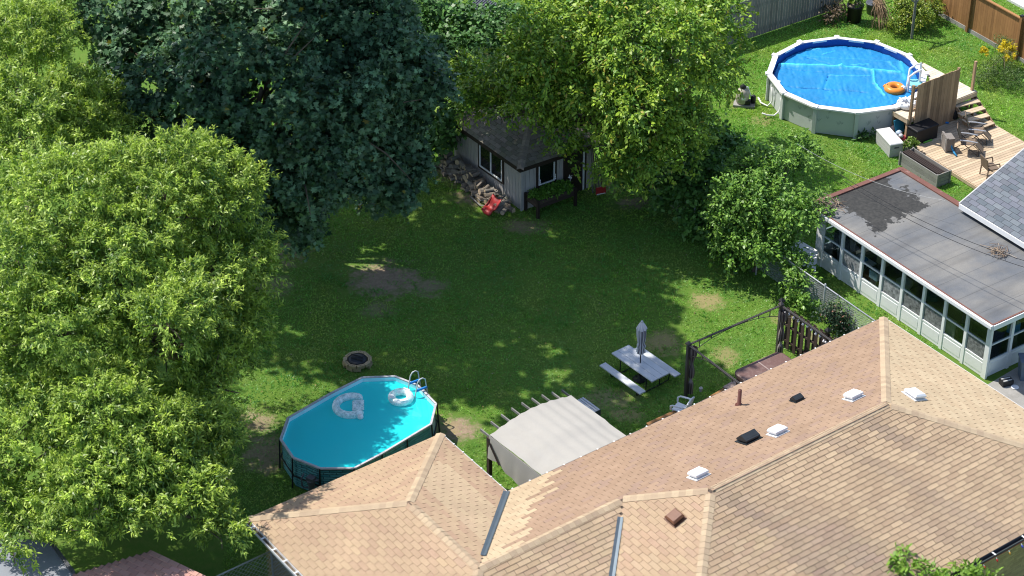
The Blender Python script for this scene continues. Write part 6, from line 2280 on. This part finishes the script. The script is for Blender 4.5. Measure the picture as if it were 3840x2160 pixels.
# plants in the planters, weeds by the pool, plant pot
for nm, lab, lobes, n_, kd in (('planter_greens', 'bright green leafy plants growing in the raised brown planter', [[PLANTER[0] + qd.x * e, PLANTER[1] + qd.y * e, PLANTER[2], .36, .33, .05] for e in (-.55, 0, .55)], 190, dict(BUSH, L=.085, W=.06, base=(.07, .18, .02), tip=(.2, .40, .05), n=14, twig=.10, zmin=.7, odd=(.012, (.5, .45, .5)))),
                               ('potted_greens', 'green leafy plant growing in the small square planter by the deck box', [[sp.x, sp.y, .5, .2, .2, .16]], 30, dict(BUSH, L=.10, W=.07, base=(.09, .17, .03), tip=(.2, .3, .05), n=12, twig=.2)),
                               ('pool_weeds', 'dark weeds growing at the foot of the round pool wall', [LB(3258, 505, .15, .25, .2, .15), LB(3225, 510, .1, .2, .2, .1), LB(3330, 455, .3, .12, .12, .3)], 60, dict(VINE, L=.12, W=.05, n=12, twig=.25, zmin=.02))):
    rg = np.random.default_rng(len(lab))
    C, A = lobes_to_sprays(lobes, n_, rg, up=.6)
    ok = C[:, 2] > kd.get('zmin', .1)
    a = spray_leaves(C[ok], A[ok], kd['n'], kd['twig'], kd['L'], kd['W'], kd['base'], kd['tip'], .2, .05, .25, rg)
    tag(leaf_mesh(nm, None, *a, kd['shape'], kd['mat']), lab, 'plant')
pb = r3(1292, 160)
pot = thing('plant_pot', 'large black plastic nursery pot standing on the grass in the back corner', 'plant pot', pb)
MB().lathe(pb, [(.30, 0), (.36, .75), (.39, .76), (.39, .84), (.35, .84), (.33, .72)], 20).build('pot', m_black, pot, True)
MB().lathe(pb + Z3 * .7, [(.34, 0), (.32, .03)], 16).build('soil', m_dirt, pot)
rg = np.random.default_rng(71)
C, A = lobes_to_sprays([[pb.x, pb.y, 1.35, .28, .28, .4], [pb.x - .05, pb.y, .95, .2, .2, .2]], 60, rg, up=.6)
a = spray_leaves(C, A, 16, .3, .13, .07, (.10, .19, .03), (.24, .34, .06), .25, .06, .2, rg)
tag(leaf_mesh('potted_shrub', None, *a, 'oval', m_leaf), 'light green leafy plant growing out of the black nursery pot', 'plant')
MB().tube([pb + Z3 * .72, pb + Z3 * 1.3], .02, 6).build('stem', m_bark, pot)
# dead brown branches beside it
db = r3(1500, 190)
mb = MB()
rg = np.random.default_rng(72)
for k in range(120):
    s0 = Vector((db.x - .25, db.y + .3, 1.15)) + Vector(tuple(rg.normal(0, .12, 3)))
    e = Vector((db.x + rg.normal(0, .3), db.y - .25 + rg.normal(0, .25), rg.uniform(.02, .5)))
    md_ = s0.lerp(e, .5) + Vector((rg.normal(0, .1), rg.normal(0, .1), .2))
    mb.tube([s0, md_, e], [.014, .011, .006], 4, mixc((.22, .14, .075), (.32, .22, .13), rg.random()))
tag(mb.build('dead_shrub', m_tint), 'drooping dead brown shrub right of the black nursery pot', 'shrub')
tb3 = thing('grey_pot', 'grey round pot among the plants behind the dead brown shrub', 'plant pot', r3(1440, 100))
MB().lathe(r3(1430, 100), [(.25, 0), (.32, .5), (.34, .55), (.28, .52)], 16).build('pot', m_gutd, tb3, True)
cpst = thing('clothes_post', 'tall weathered square clothesline post with crossbar on the back lawn', 'post', r3(1727, 290))
cq = r3(1727, 290)
MB().box(cq + Z3 * 1.2, (.10, .10, 2.4)).build('upright', m_grwood, cpst)
MB().beam(cq + Z3 * 2.3 - ang(33) * .85 , cq + Z3 * 2.3 + ang(33) * .85, .08, .1).build('crossbar', m_grwood, cpst)
for s_ in (-1, 1):
    MB().beam(cq + Z3 * 2.25 + ang(33) * .6 * s_, cq + Z3 * 1.75, .05, .06).build('brace', m_grwood, cpst)
# fallen leaves and twigs on the lawn
mb = MB()
rg = np.random.default_rng(5)
for k in range(900):
    p = G(rg.uniform(900, 2750), rg.uniform(760, 1650), .05)
    a, e = ang(rg.uniform(0, 360)), rg.uniform(.02, .05)
    b_ = Vector((-a.y, a.x, .3))
    mb.poly([p - a * e, p + b_ * e * .5, p + a * e, p - b_ * e * .4 + Z3 * .02], [(.26, .2, .07), (.3, .26, .16), (.16, .1, .05), (.34, .3, .08)][k % 4])
struct(mb.build('fallen_leaves', m_tint), 'stuff')

# ------------------------------------------------------------------ grass blades
NB = 400000
gx = rng.uniform(-16, 25, NB); gy = rng.uniform(49, 92, NB)
dep = gy * cP + CAM_H * sP
sx = 1920 + FOC * gx / dep; sy = 1080 - FOC * (gy * sP - CAM_H * cP) / dep
keep = (sx > 840) & (sx < 3900) & (sy > -60) & (sy < 2220)
gu = (gx - HO.x) * HU.x + (gy - HO.y) * HU.y; gv = (gx - HO.x) * HV.x + (gy - HO.y) * HV.y
keep &= ~((gv < -.2) & (gu > -6.8)) & ~((gv < 3.2) & (gu < .2) & (gu > -6.8)) & ~((gv < .95) & (gu > 2.9) & (gu < 12))
keep &= (np.hypot(gx - POOLC.x, gy - POOLC.y) > POOLR + .03)


def plan(o, a, b_):
    return (gx - o.x) * a.x + (gy - o.y) * a.y, (gx - o.x) * b_.x + (gy - o.y) * b_.y


for o, a, b_, a0, a1, b0, b1 in ((SL0, ss, st_, .3, 9.3, .15, 12), (SHA, sa, sbv, -.02, 4.6, -.02, 3.45), (t0, tu, tv, .05, 2.1, .05, 2.1), (D0, du, dv, -.02, 4.1, -.45, 6.5)):
    A_s, B_s = plan(o, a, b_)
    keep &= ~((A_s > a0) & (A_s < a1) & (B_s > b0) & (B_s < b1))
ins_p = np.zeros(NB, bool)
for k in range(len(ring)):
    p, q = ring[k], ring[(k + 1) % len(ring)]
    cr = ((p.y > gy) != (q.y > gy)) & (gx < (q.x - p.x) * (gy - p.y) / (q.y - p.y + 1e-9) + p.x)
    ins_p ^= cr
keep &= ~ins_p
br = bare(gx, gy)
keep &= rng.random(NB) > br * .93
gx, gy, br = gx[keep], gy[keep], br[keep]
N = len(gx)
hh = rng.uniform(.02, .055, N) * (1 - .4 * br) * (1 + .5 * (vnoise(gx, gy, 1.5, 9) - .5))
far = gy > 72
hh[far] *= 1.25
lush = np.clip((vnoise(gx, gy, 2.6, 1) * .5 + vnoise(gx, gy, .7, 2) * .3 + vnoise(gx, gy, .22, 6) * .2 - .5) * 1.7 + .5, 0, 1)
lc = np.array([.23, .44, .05]); dc = np.array([.11, .31, .06]); yc = np.array([.46, .46, .11])
ct = dc + (lc - dc) * lush[:, None]
ry_ = np.clip(vnoise(gx, gy, 1.1, 5) * 1.6 - .85 + rng.normal(0, .14, N), 0, 1) * .7
ct = ct + (yc - ct) * ry_[:, None]
ct *= rng.uniform(.7, 1.35, N)[:, None]
ct[far] *= np.array([1.15, 1.12, .95])
# coarser tufts and weeds stand out of the mown blades here and there
tuft = (vnoise(gx, gy, .32, 12) * .6 + vnoise(gx, gy, .9, 13) * .4 > .64) & (rng.random(N) < .6)
hh[tuft] *= 2.1
ct[tuft] *= np.array([.72, .86, .8])
VV, FF, TT = [], [], []
for kb in range(2):
    a = rng.uniform(0, 2 * math.pi, N)
    wd = rng.uniform(.009, .019, N) * (1 + .3 * far)
    ox, oy = gx + rng.normal(0, .02, N), gy + rng.normal(0, .02, N)
    lean = rng.uniform(.03, .085, N) * np.where(tuft, 1.5, 1)
    la = rng.uniform(0, 2 * math.pi, N)
    p0 = np.c_[ox - np.cos(a) * wd, oy - np.sin(a) * wd, np.zeros(N)]
    p1 = np.c_[ox + np.cos(a) * wd, oy + np.sin(a) * wd, np.zeros(N)]
    p2 = np.c_[ox + np.cos(la) * lean, oy + np.sin(la) * lean, hh]
    VV.append(np.stack([p0, p1, p2], 1).reshape(-1, 3))
    TT.append(np.repeat(ct * rng.uniform(.85, 1.15, N)[:, None], 3, 0))
VV = np.concatenate(VV); TT = np.concatenate(TT)
struct(npmesh('grass', VV, np.arange(len(VV)).reshape(-1, 3), m_leaf, None, TT), 'stuff')
